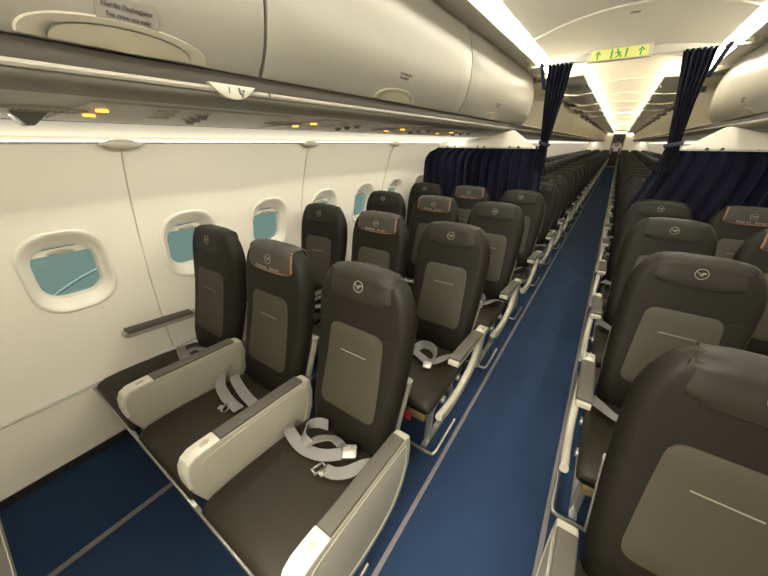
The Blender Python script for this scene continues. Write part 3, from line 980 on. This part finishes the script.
def cushion_mesh():
    mb = MB()
    tab = [(0.166, 0.402, 0.366, 0.212), (0.170, 0.412, 0.358, 0.218), (0.182, 0.424, 0.352, 0.2225), (0.212, 0.434, 0.348, 0.2245), (0.27, 0.437, 0.346, 0.223), (0.36, 0.434, 0.346, 0.223), (0.46, 0.426, 0.346, 0.223),
           (0.56, 0.416, 0.346, 0.223), (0.64, 0.406, 0.346, 0.218), (0.69, 0.390, 0.352, 0.20)]
    secs = []
    for y, zt, zb, w in tab:
        loop = rrect(w, (zt - zb) / 2, 0.034, 6)
        loop2 = []
        for a, b in loop:
            loop2.append((a, y, (zt + zb) / 2 + b - (0.012 * (abs(a) / w) ** 3 if b > 0 else 0)))
        secs.append(loop2)
    mb.loft(secs)
    return mb.mesh('cushion', 'leather2', angle=60)
def shell_back_mesh():
    mb = MB()
    secs = []
    for z, y, w, d in BACK[2:6]:
        secs.append([(a, y + d + 0.006 + b, z) for a, b in rrect(w - 0.002, 0.018, 0.012, 3)])
    mb.loft(secs)
    return mb.mesh('back_shell', 'shell', angle=60)
# armrests ---------------------------------------------------------
def armtop(y):
    return 0.598 - 0.050 * (y - 0.30)
def boxarm_mesh():
    mb = MB()
    prof = [(0.168, 0.470), (0.166, 0.540), (0.176, 0.580), (0.205, 0.600), (0.285, armtop(0.285)), (0.66, armtop(0.66)), (0.690, 0.570), (0.700, 0.500), (0.690, 0.420), (0.655, 0.345), (0.600, 0.290), (0.520, 0.262), (0.420, 0.258), (0.330, 0.275), (0.255, 0.315), (0.200, 0.380)]
    mb.loft([[(x, a, b) for a, b in prof] for x in (-0.027, 0.027)])
    me = mb.mesh('armrest', 'arm', bevel=0.007, seg=3)
    return me
def boxarm_panel_mesh():
    """raised rim outlining the tray door on both faces"""
    mb = MB()
    prof = [(0.215, 0.46), (0.222, 0.535), (0.26, 0.570), (0.63, 0.555), (0.665, 0.50), (0.655, 0.42), (0.60, 0.335), (0.52, 0.30), (0.42, 0.295), (0.32, 0.315), (0.25, 0.375)]
    for s in (-1, 1):
        c = spline([(s * 0.0275, a, b) for a, b in prof] + [(s * 0.0275, *prof[0])], 44)
        mb.tube(c, 0.0022, 5)
    return mb.mesh('panel_rim', 'arm')
def boxarm_pad_mesh():
    mb = MB()
    mb.loft([[(x, y, armtop(y) + z) for x, z in ((-0.025, -0.004), (0.025, -0.004), (0.025, 0.006), (0.021, 0.009), (-0.021, 0.009), (-0.025, 0.006))] for y in (0.290, 0.40, 0.52, 0.652)])
    return mb.mesh('arm_pad', 'pad', bevel=0.002)
def boxarm_cap_mesh():
    mb = MB()
    path = [(0.288, armtop(0.288) + 0.004), (0.240, 0.604), (0.205, 0.603), (0.180, 0.590), (0.166, 0.565), (0.161, 0.530), (0.162, 0.49)]
    inn = [(0.288, armtop(0.288) - 0.008), (0.240, 0.592), (0.208, 0.590), (0.190, 0.580), (0.178, 0.560), (0.174, 0.530), (0.175, 0.49)]
    mb.loft([[(x, a, b) for a, b in path + inn[::-1]] for x in (-0.0285, 0.0285)])
    return mb.mesh('arm_cap', 'white', bevel=0.004, seg=2)
def button_mesh():
    mb = MB(); mb.loft([[(a, 0.248 + b, 0.6035 + o) for a, b in rrect(0.008, 0.014, 0.006, 4)] for o in (-0.002, 0.0035)])
    return mb.mesh('recline_button', 'arm')
def padtop(y):
    return 0.616 - 0.085 * (y - 0.30)
def stdarm_mesh():
    mb = MB()
    prof = [(0.290, padtop(0.290) - 0.022), (0.292, padtop(0.292) - 0.004), (0.305, padtop(0.305)), (0.66, padtop(0.66)), (0.735, 0.578), (0.76, 0.555), (0.70, 0.548), (0.62, padtop(0.62) - 0.030), (0.40, padtop(0.40) - 0.030), (0.305, padtop(0.305) - 0.030)]
    mb.loft([[(x, a, b) for a, b in prof] for x in (-0.025, 0.025)])
    return mb.mesh('armrest', 'arm', bevel=0.004)
def stdpad_mesh():
    mb = MB()
    mb.loft([[(x, y, padtop(y) + z) for x, z in ((-0.029, -0.006), (0.029, -0.006), (0.029, 0.006), (0.024, 0.012), (-0.024, 0.012), (-0.029, 0.006))] for y in (0.306, 0.40, 0.52, 0.628)])
    return mb.mesh('arm_pad', 'pad', bevel=0.003)
def beam_mesh():
    mb = MB()
    c = spline([(0, 0.655, 0.585), (0, 0.690, 0.560), (0, 0.690, 0.500), (0, 0.640, 0.415), (0, 0.545, 0.360), (0, 0.400, 0.335), (0, 0.270, 0.342), (0, 0.185, 0.372)], 40)
    secs = []
    for i, p in enumerate(c):
        tng = (c[min(i + 1, 40)] - c[max(i - 1, 0)]).normalized()
        nrm = Vector((0, -tng.z, tng.y))
        h = 0.030 * min(1, 0.55 + 4 * min(i, 40 - i) / 40)
        secs.append([p + Vector((a, 0, 0)) + nrm * b for a, b in rrect(0.016, h, 0.013, 4)])
    mb.loft(secs)
    return mb.mesh('side_beam', 'arm', angle=60)
def frame_mesh():
    mb = MB()
    for y in (0.34, 0.54):
        mb.tube([(-0.226, y, 0.325), (0.226, y, 0.325)], 0.020, 10)
    mb.box((0, 0.41, 0.338), (0.42, 0.42, 0.012))
    return mb.mesh('seat_frame', 'tube', bevel=0.0)
def frontrail_mesh():
    mb = MB(); mb.box((0, 0.166, 0.368), (0.508, 0.016, 0.014))
    return mb.mesh('front_rail', 'metal', bevel=0.004)
def leg_mesh():
    mb = MB()
    mb.tube([(0, 0.34, 0.325), (0, 0.325, 0.16), (0, 0.315, 0.012)], 0.014, 8, flat=(0.012, 0.020))
    mb.tube([(0, 0.54, 0.325), (0, 0.60, 0.16), (0, 0.64, 0.012)], 0.014, 8, flat=(0.012, 0.020))
    mb.tube([(0, 0.33, 0.17), (0, 0.53, 0.31)], 0.009, 8)
    mb.box((0, 0.47, 0.010), (0.03, 0.40, 0.020))
    return mb.mesh('leg', 'tube', bevel=0.0)
def bagbar_mesh():
    mb = MB()
    mb.tube(spline([(-0.254, 0.205, 0.080), (0.10, 0.205, 0.080), (0.222, 0.205, 0.080), (0.245, 0.225, 0.080), (0.247, 0.30, 0.080), (0.247, 0.47, 0.085)], 40), 0.0085, 8)
    return mb.mesh('luggage_bar', 'metal')
def pouch_mesh():
    mb = MB(); mb.box((0, 0.31, 0.306), (0.38, 0.24, 0.050))
    return mb.mesh('life_vest_pouch', 'pouch', bevel=0.012, seg=3)
def tag_mesh():
    mb = MB(); mb.loft([[(x, y, z) for x, z in ((-0.018, 0.305), (0.018, 0.305), (0.020, 0.262), (-0.012, 0.256))] for y in (0.182, 0.188)])
    mb.box((0, 0.185, 0.308), (0.02, 0.02, 0.006))
    return mb.mesh('pull_tag', 'red', bevel=0.002)
# seat belts: ribbons --------------------------------------------------
def ribbon(mb, pts, dirs, w=0.023, n=30, th=0.0016):
    c = spline(pts, n); d = spline(dirs, n)
    secs = []
    for i in range(n + 1):
        t = (c[min(i + 1, n)] - c[max(i - 1, 0)]).normalized()
        x = (d[i] - t * d[i].dot(t)).normalized()
        nr = t.cross(x)
        secs.append([c[i] + x * w + nr * th, c[i] - x * w + nr * th, c[i] - x * w - nr * th, c[i] + x * w - nr * th])
    mb.loft(secs)
def buckle_mesh(c, rz, tilt=0.0, s=1.0):
    mb = MB()
    def T(p):
        x, y, z = p[0] * s, p[1] * s, p[2] * s
        y, z = y * math.cos(tilt) - z * math.sin(tilt), y * math.sin(tilt) + z * math.cos(tilt)
        return (c[0] + x * math.cos(rz) - y * math.sin(rz), c[1] + x * math.sin(rz) + y * math.cos(rz), c[2] + z)
    mb.loft([[T((a * k, b * k, o)) for a, b in rrect(0.028, 0.026, 0.006, 3)] for o, k in ((-0.008, 0.95), (-0.005, 1), (0.005, 1), (0.008, 0.9))])
    mb.loft([[T((a, b - 0.004, o)) for a, b in rrect(0.022, 0.015, 0.003, 3)] for o in (0.008, 0.011)])
    return mb.mesh('buckle', 'metal', bevel=0.0015)
def tongue_mesh(c, rz):
    mb = MB()
    T = lambda p: (c[0] + p[0] * math.cos(rz) - p[1] * math.sin(rz), c[1] + p[0] * math.sin(rz) + p[1] * math.cos(rz), c[2] + p[2])
    for a, b, sx, sy in ((0, 0.012, 0.050, 0.006), (-0.022, 0, 0.006, 0.03), (0.022, 0, 0.006, 0.03), (0, -0.012, 0.05, 0.006), (0, -0.024, 0.024, 0.022)):
        mb.loft([[T((a + p, b + q, o)) for p, q in ((-sx / 2, -sy / 2), (sx / 2, -sy / 2), (sx / 2, sy / 2), (-sx / 2, sy / 2))] for o in (-0.002, 0.002)])
    return mb.mesh('tongue', 'metal', bevel=0.0008)
ZS = 0.432
def belt_row1C():
    mb = MB()
    # left strap: rises out of the gap by the armrest, lies flat over the seat and crosses to the buckle
    ribbon(mb, [(-0.222, 0.560, 0.425), (-0.190, 0.525, ZS + .012), (-0.128, 0.508, ZS + .004), (-0.062, 0.505, ZS + .002), (0.006, 0.525, ZS + .006), (0.060, 0.565, ZS + .012)],
           [(0.5, 0.6, 0.3), (0.5, 0.8, 0.1), (0.4, 0.9, 0.1), (0.2, 0.95, 0.1), (-0.2, 1, 0.2), (-0.5, 0.8, 0.2)])
    # loop standing on its edge behind
    ribbon(mb, [(-0.075, 0.520, ZS + .006), (-0.110, 0.530, ZS + .020), (-0.128, 0.572, ZS + .030), (-0.100, 0.606, ZS + .032), (-0.060, 0.620, ZS + .032)],
           [(0.7, 0.7, 0.2), (0.5, 0.3, 0.8), (0.2, 0.1, 1), (-0.1, 0.3, 1), (-0.1, 0.3, 1)])
    ribbon(mb, [(-0.085, 0.522, ZS + .006), (-0.055, 0.560, ZS + .016), (-0.008, 0.590, ZS + .022), (0.040, 0.588, ZS + .018), (0.066, 0.575, ZS + .014)],
           [(0.6, -0.6, 0.3), (0.5, -0.8, 0.3), (0.2, -0.9, 0.5), (0.3, -0.9, 0.4), (0.5, 0.8, 0.2)])
    # tail beyond the buckle, falling to the right armrest
    ribbon(mb, [(0.046, 0.486, ZS + .006), (0.085, 0.496, ZS + .004), (0.122, 0.525, ZS + .006), (0.165, 0.590, ZS + .004), (0.215, 0.625, 0.418)],
           [(-0.2, 1, 0), (-0.4, 0.9, 0), (-0.8, 0.6, 0.1), (-0.8, 0.5, 0.2), (-0.6, 0.6, 0.3)])
    return mb.mesh('seat_belt', 'belt', angle=60), [buckle_mesh((0.082, 0.585, ZS + .016), R(35), R(12)), tongue_mesh((0.028, 0.478, ZS + .006), R(75))]
def belt_row1B():
    mb = MB()
    ribbon(mb, [(-0.222, 0.600, 0.47), (-0.205, 0.545, ZS + .022), (-0.165, 0.508, ZS + .006), (-0.100, 0.488, ZS + .003), (-0.035, 0.477, ZS + .003), (0.045, 0.472, ZS + .003)],
           [(0.2, 0.8, 0.6), (0.4, 0.8, 0.4), (0.3, 0.9, 0), (0.2, 1, 0), (0.1, 1, 0), (0.1, 1, 0)])
    ribbon(mb, [(-0.175, 0.572, ZS + .006), (-0.160, 0.578, ZS + .014), (-0.110, 0.562, ZS + .012), (-0.016, 0.540, ZS + .008), (0.080, 0.528, ZS + .006)],
           [(0.2, 1, 0), (0.2, 1, 0), (0.2, 1, 0), (0.15, 1, 0), (0.1, 1, 0)])
    return mb.mesh('seat_belt', 'belt', angle=60), [tongue_mesh((-0.012, 0.446, ZS + .004), R(-60))]
def belt_row1A():
    mb = MB()
    ribbon(mb, [(-0.150, 0.560, ZS + .004), (-0.125, 0.545, ZS + .010), (-0.080, 0.528, ZS + .010), (0.000, 0.508, ZS + .004)],
           [(0.3, 0.9, 0), (0.3, 0.9, 0), (0.3, 0.9, 0), (0.2, 1, 0)])
    ribbon(mb, [(-0.030, 0.515, ZS + .006), (-0.045, 0.550, ZS + .018), (-0.035, 0.590, ZS + .018), (0.020, 0.615, ZS + .004), (0.08, 0.62, 0.42)],
           [(1, 0.2, 0), (1, 0.1, 0.2), (0.8, -0.4, 0.2), (0.3, -0.9, 0.1), (0.2, -1, 0)])
    return mb.mesh('seat_belt', 'belt', angle=60), [buckle_mesh((-0.005, 0.520, ZS + .010), R(-20), 0, 0.8)]
def belt_std():
    mb = MB()
    ribbon(mb, [(0.226, 0.575, 0.435), (0.205, 0.562, ZS + .014), (0.165, 0.545, ZS + .018), (0.138, 0.505, ZS + .016), (0.110, 0.460, ZS + .010), (0.075, 0.430, ZS + .008)],
           [(0.5, -0.6, 0.5), (0.6, -0.8, 0.3), (0.7, -0.7, 0.3), (0.9, -0.4, 0.2), (0.8, -0.6, 0.1), (0.6, -0.8, 0)])
    ribbon(mb, [(0.080, 0.432, ZS + .010), (0.094, 0.470, ZS + .022), (0.075, 0.512, ZS + .030), (0.036, 0.536, ZS + .032), (-0.010, 0.528, ZS + .030), (-0.030, 0.490, ZS + .022)],
           [(0.9, -0.3, 0.2), (0.5, 0.1, 0.9), (0.2, 0.3, 1), (0, 0.4, 1), (-0.3, 0.3, 1), (-0.7, 0.2, 0.6)])
    ribbon(mb, [(-0.222, 0.575, 0.43), (-0.150, 0.535, ZS + .008), (-0.070, 0.500, ZS + .012), (-0.015, 0.465, ZS + .012), (0.035, 0.445, ZS + .010), (0.075, 0.425, ZS + .010)],
           [(0.5, 0.6, 0.4), (0.5, 0.8, 0), (0.5, 0.8, 0), (0.5, 0.8, 0), (0.4, 0.9, 0), (0.5, 0.8, 0)])
    return mb.mesh('seat_belt', 'belt', angle=60), [buckle_mesh((0.088, 0.398, ZS + .014), R(15), R(15), 0.8)]
def belt_flat():
    mb = MB()
    for s in (-1, 1):
        ribbon(mb, [(s * 0.222, 0.585, 0.440), (s * 0.185, 0.545, ZS + .016), (s * 0.115, 0.500, ZS + .012), (s * 0.03, 0.490, ZS + .010)],
               [(0.3 * -s, 0.8, 0.4), (0.4 * -s, 0.9, 0.2), (0, 1, 0), (0, 1, 0)])
    return mb.mesh('seat_belt', 'belt', angle=60), [buckle_mesh((0.0, 0.490, ZS + .013), 0)]

G = lambda k, f: cached(k, f)
def far_mesh(side, orange):
    """one mesh for the rows too far off to show their parts"""
    def f():
        mb = MB()
        mats = ['leather', 'insert', 'arm', 'pad', 'belt', 'cloth', 'tube']
        def imp(me, mi):
            b = len(mb.v)
            mb.v += [tuple(v.co) for v in me.vertices]
            for p in me.polygons:
                mb.f.append(tuple(b + i for i in p.vertices)); mb.m.append(mi)
        imp(G('back', backrest_mesh), 0); imp(G('cush', cushion_mesh), 0); imp(G('ins', insert_mesh), 1); imp(G('cov', lambda: cover_mesh('cover', 0.003)), 0); imp(G('leg', leg_mesh), 6)
        def imps(me, mi, dx):
            b = len(mb.v)
            mb.v += [(v.co.x + dx, v.co.y, v.co.z) for v in me.vertices]
            for p in me.polygons:
                mb.f.append(tuple(b + i for i in p.vertices)); mb.m.append(mi)
        if side:
            for k, fn, mi in (('sarm', stdarm_mesh, 2), ('spad', stdpad_mesh, 3), ('beam', beam_mesh, 2)):
                imps(G(k, fn), mi, side * 0.262)
        return mb.mesh('seat', mats, angle=60)
    return cached(('far', side, orange), f)

def seat(x, y, label, group, row='std', orange=False, arms=(), aisle=0, belt='flat', far=False, wallarm=0):
    if far:
        o = put('airliner_seat', far_mesh(aisle, orange), None, (x, y, 0))
        return tag(o, label, 'seat', group)
    t = thing('airliner_seat', label, 'seat', (x, y, 0), group)
    b = put('backrest', G('back', backrest_mesh), t)
    for s in (-1, 1):
        put('bolster_seam', G(('bseam', s), lambda: seam_mesh(s)), b)
    p = put('back_panel', G('ins', insert_mesh), t)
    put('pocket_stitch', G('slit', slit_mesh), p)
    if orange:
        c = put('headrest_cover', G('covo', lambda: cover_mesh('cloth', 0.0045)), t)
        c['label'] = 'grey cloth headrest cover with copper border and white lettering'
        put('border', G('trim', trim_mesh), c)
        put('lettering', G('lett', lettering_mesh), c)
    else:
        c = put('headrest_cover', G('cov', lambda: cover_mesh('cover', 0.003)), t)
        put('cover_seam', G('covs', covline_mesh), c)
    put('emblem', G(('embl', orange), lambda: emblem_mesh(0.0105 if orange else 0.0088)), c)
    put('back_shell', G('bsh', shell_back_mesh), t)
    put('cushion', G('cush', cushion_mesh), t)
    put('seat_frame', G('frame', frame_mesh), t)
    if row == 'box':
        put('front_rail', G('frail', frontrail_mesh), t)
    for s in arms:                       # armrests this seat carries (sign = side)
        if row == 'box':
            a = put('armrest', G('barm', boxarm_mesh), t, (s * 0.254, -0.045 if x > 0 else 0, 0))
            put('panel_rim', G('brim', boxarm_panel_mesh), a)
            put('arm_pad', G('bpad', boxarm_pad_mesh), a)
            put('arm_cap', G('bcap', boxarm_cap_mesh), a)
            put('recline_button', G('bbut', button_mesh), a)
        else:
            a = put('armrest', G('sarm', stdarm_mesh), t, (s * (0.262 if s == aisle else 0.254), 0, 0))
            put('arm_pad', G('spad', stdpad_mesh), a)
    if wallarm:
        a = put('armrest', G('sarm', stdarm_mesh), t, (wallarm * 0.225, 0.055, -0.004))
        put('arm_pad', G('spad', stdpad_mesh), a)
    if aisle:
        if row != 'box':
            put('side_beam', G('beam', beam_mesh), t, (aisle * 0.262, 0, 0))
        me = G('bag', bagbar_mesh)
        o = put('luggage_bar', me, t)
        if aisle < 0:
            o.rotation_euler.z = 0
            o.scale.x = -1
        put('leg', G('leg', leg_mesh), t, (aisle * 0.16, 0, 0))
        if row != 'box':
            q = put('life_vest_pouch', G('pou', pouch_mesh), t)
            put('pull_tag', G('tag', tag_mesh), q, (0.10 if aisle > 0 else -0.06, 0, 0))
    else:
        put('leg', G('leg', leg_mesh), t, (0.0, 0, 0))
    fn = {'C1': belt_row1C, 'B1': belt_row1B, 'A1': belt_row1A, 'std': belt_std, 'flat': belt_flat}[belt]
    me, bits = G(('belt', belt), fn)
    bo = put('seat_belt', me, t)
    for q in bits:
        put(q.name.split('.')[0], q, bo)
    return t

XA, XB, XC = -1.531, -1.023, -0.515
PITCH = 0.81
YR = 0.05
rowname = ['first', 'second', 'third', 'fourth']
LG, RG = 'seats left of the aisle ahead of the curtain', 'seats right of the aisle ahead of the curtain'
for r in range(4):
    y = PITCH * r
    bx = 'box' if r == 0 else 'std'
    where = ['in the front row', 'in the second row', 'in the third row', 'in the fourth row'][r]
    extra = ['with a crumpled grey seat belt, ', 'with a looped seat belt, ', '', ''][r]
    seat(XC, y, 'aisle seat %sleft of the aisle %s' % (extra, where), LG, bx, False, (1, -1), 1, 'C1' if r == 0 else 'std')
    seat(XB, y, 'middle seat with copper-edged headrest, left of the aisle %s' % where, LG, bx, True, (-1,), 0, 'B1' if r == 0 else 'flat')
    seat(XA, y, 'dark grey window seat by the left wall %s' % where, LG, bx, False, (), 0, 'A1' if r == 0 else 'flat', wallarm=-1 if r < 2 else 0)
for r in range(4):
    y = YR + PITCH * r
    bx = 'box' if r == 0 else 'std'
    where = ['nearest the camera at the lower right', 'in the second row', 'in the third row', 'in the fourth row'][r]
    seat(0.515, y, 'dark grey aisle seat right of the aisle %s' % where, RG, bx, False, (-1,), -1, 'flat')
    if r >= 1:
        seat(1.023, y, 'middle seat %sright of the aisle %s' % ('with copper-edged headrest ' if r > 1 else 'cut off by the photo edge ', where), RG, bx, r > 1 or r == 1, (-1,), 0, 'flat')

# rows beyond the curtain: only those seen through the aisle opening
cx, cy = 0.125, 0.0
kL = (-0.395 - cx) / (YC - cy)
kR = (0.345 - cx) / (YC - cy)
NROW = 33
for r in range(4, NROW):
    k = r - 4
    for sx, yo, kk, sn in ((-1, 0.0, kL, 'left'), (1, YR, kR, 'right')):
        y = yo + 0.06 + PITCH * r
        for j, cn in enumerate(('aisle', 'middle', 'window')):
            x = sx * (0.515 + 0.508 * j)
            lim = cx + kk * (y + 0.85)
            inner = x - sx * 0.20
            if (sx < 0 and inner < lim - 0.02) or (sx > 0 and inner > lim + 0.02):
                continue
            far = k >= 8
            if j == 0 and k < 10:
                lab = 'dark grey aisle seat %s of the aisle, %s row beyond the curtain' % (sn, ordn[k])
            elif j == 0:
                lab = 'grey aisle seat far down the cabin %s of the aisle' % sn
            else:
                lab = 'grey %s seat in the receding rows beyond the curtain, %s side' % (cn, sn)
            seat(x, y, lab, 'seats beyond the curtain %s of the aisle' % sn, 'std', False, (-sx,) if j == 0 else (), -sx if j == 0 else 0, 'flat', far)

# ================================================================== PERSON at the far end of the aisle
def person(x, y):
    root = thing('person', 'person in a pale shirt and dark trousers standing at the far end of the aisle', 'person', (x, y, 0))
    J = {'pel': (0, 0, 0.95, 0.13), 'wst': (0, 0, 1.10, 0.125), 'chs': (0, 0, 1.34, 0.15), 'nck': (0, 0, 1.52, 0.055), 'hd0': (0, -0.01, 1.60, 0.085), 'hd1': (0, -0.01, 1.72, 0.075),
         'sL': (-0.17, 0, 1.45, 0.065), 'eL': (-0.25, 0.02, 1.17, 0.045), 'wL': (-0.24, -0.06, 0.93, 0.032), 'fL': (-0.235, -0.08, 0.84, 0.03),
         'sR': (0.17, 0, 1.45, 0.065), 'eR': (0.25, 0.02, 1.17, 0.045), 'wR': (0.24, -0.06, 0.93, 0.032), 'fR': (0.235, -0.08, 0.84, 0.03),
         'hL': (-0.09, 0, 0.88, 0.095), 'kL': (-0.10, -0.01, 0.49, 0.06), 'aL': (-0.10, 0.01, 0.09, 0.042), 'tL': (-0.105, -0.14, 0.04, 0.035),
         'hR': (0.09, 0, 0.88, 0.095), 'kR': (0.10, -0.01, 0.49, 0.06), 'aR': (0.10, 0.01, 0.09, 0.042), 'tR': (0.105, -0.14, 0.04, 0.035)}
    Ed = [('pel', 'wst'), ('wst', 'chs'), ('chs', 'nck'), ('nck', 'hd0'), ('hd0', 'hd1'), ('chs', 'sL'), ('sL', 'eL'), ('eL', 'wL'), ('wL', 'fL'), ('chs', 'sR'), ('sR', 'eR'), ('eR', 'wR'), ('wR', 'fR'),
          ('pel', 'hL'), ('hL', 'kL'), ('kL', 'aL'), ('aL', 'tL'), ('pel', 'hR'), ('hR', 'kR'), ('kR', 'aR'), ('aR', 'tR')]
    def skinned(name, keys, mt, grow=0.0):
        ks = [k for k in J if k in keys]
        me = bpy.data.meshes.new(name)
        me.from_pydata([J[k][:3] for k in ks], [(ks.index(a), ks.index(b)) for a, b in Ed if a in ks and b in ks], [])
        o = put(name, me, root)
        sk = o.modifiers.new('skin', 'SKIN')
        for v, k in zip(me.skin_vertices[0].data, ks):
            v.radius = (J[k][3] + grow, J[k][3] * (0.75 if k in ('chs', 'wst', 'pel') else 1) + grow)
        me.skin_vertices[0].data[0].use_root = True
        sb = o.modifiers.new('sub', 'SUBSURF'); sb.levels = 2; sb.render_levels = 2
        me.materials.append(M[mt])
        return o
    skinned('body', list(J), 'skin')
    skinned('shirt', ['pel', 'wst', 'chs', 'sL', 'eL', 'sR', 'eR'], 'shirt', 0.014)
    skinned('trousers', ['pel', 'wst', 'hL', 'kL', 'aL', 'hR', 'kR', 'aR'], 'trouser', 0.010)
    mb = MB()
    secs = []
    for i in range(7):
        ph = math.pi * 0.56 * (1 - i / 6.0)
        secs.append([(0.100 * math.sin(ph) * math.cos(a) + 0, 0.004 + 0.105 * math.sin(ph) * math.sin(a), 1.675 + 0.125 * math.cos(ph)) for a in [2 * math.pi * q / 16 for q in range(16)]])
    mb.loft(secs)
    mb.obj('hair', 'hair', root)
person(0.0, 27.0)

# ================================================================== OUTSIDE
t = thing('outside_cable', 'pale curved line seen outside through the nearest window', 'cable', (0, 0, 0))
mb = MB()
def at_x(u, v, x):
    d = cam_f + cam_r * ((u - 384) / 310.0) + cam_u * ((288 - v) / 310.0)
    return CAM_POS + d * ((x - CAM_POS.x) / d.x)
mb.tube(spline([(*at_x(u, v, -3.4),) for u, v in ((30, 318), (50, 300), (70, 285), (90, 273), (115, 262), (140, 254))], 30), 0.013, 10)
mb.obj('cable', 'cable', t)
l = bpy.data.lights.new('added_cable_fill', 'SPOT')  # added spot, only to make the cable stand out pale against the sky
l.energy = 32
l.spot_size = R(60)
l.color = (0.95, 1.0, 0.98)
o = bpy.data.objects.new('added_cable_fill', l)
o.location = (-3.7, 0.3, 2.6)
COL.objects.link(o)
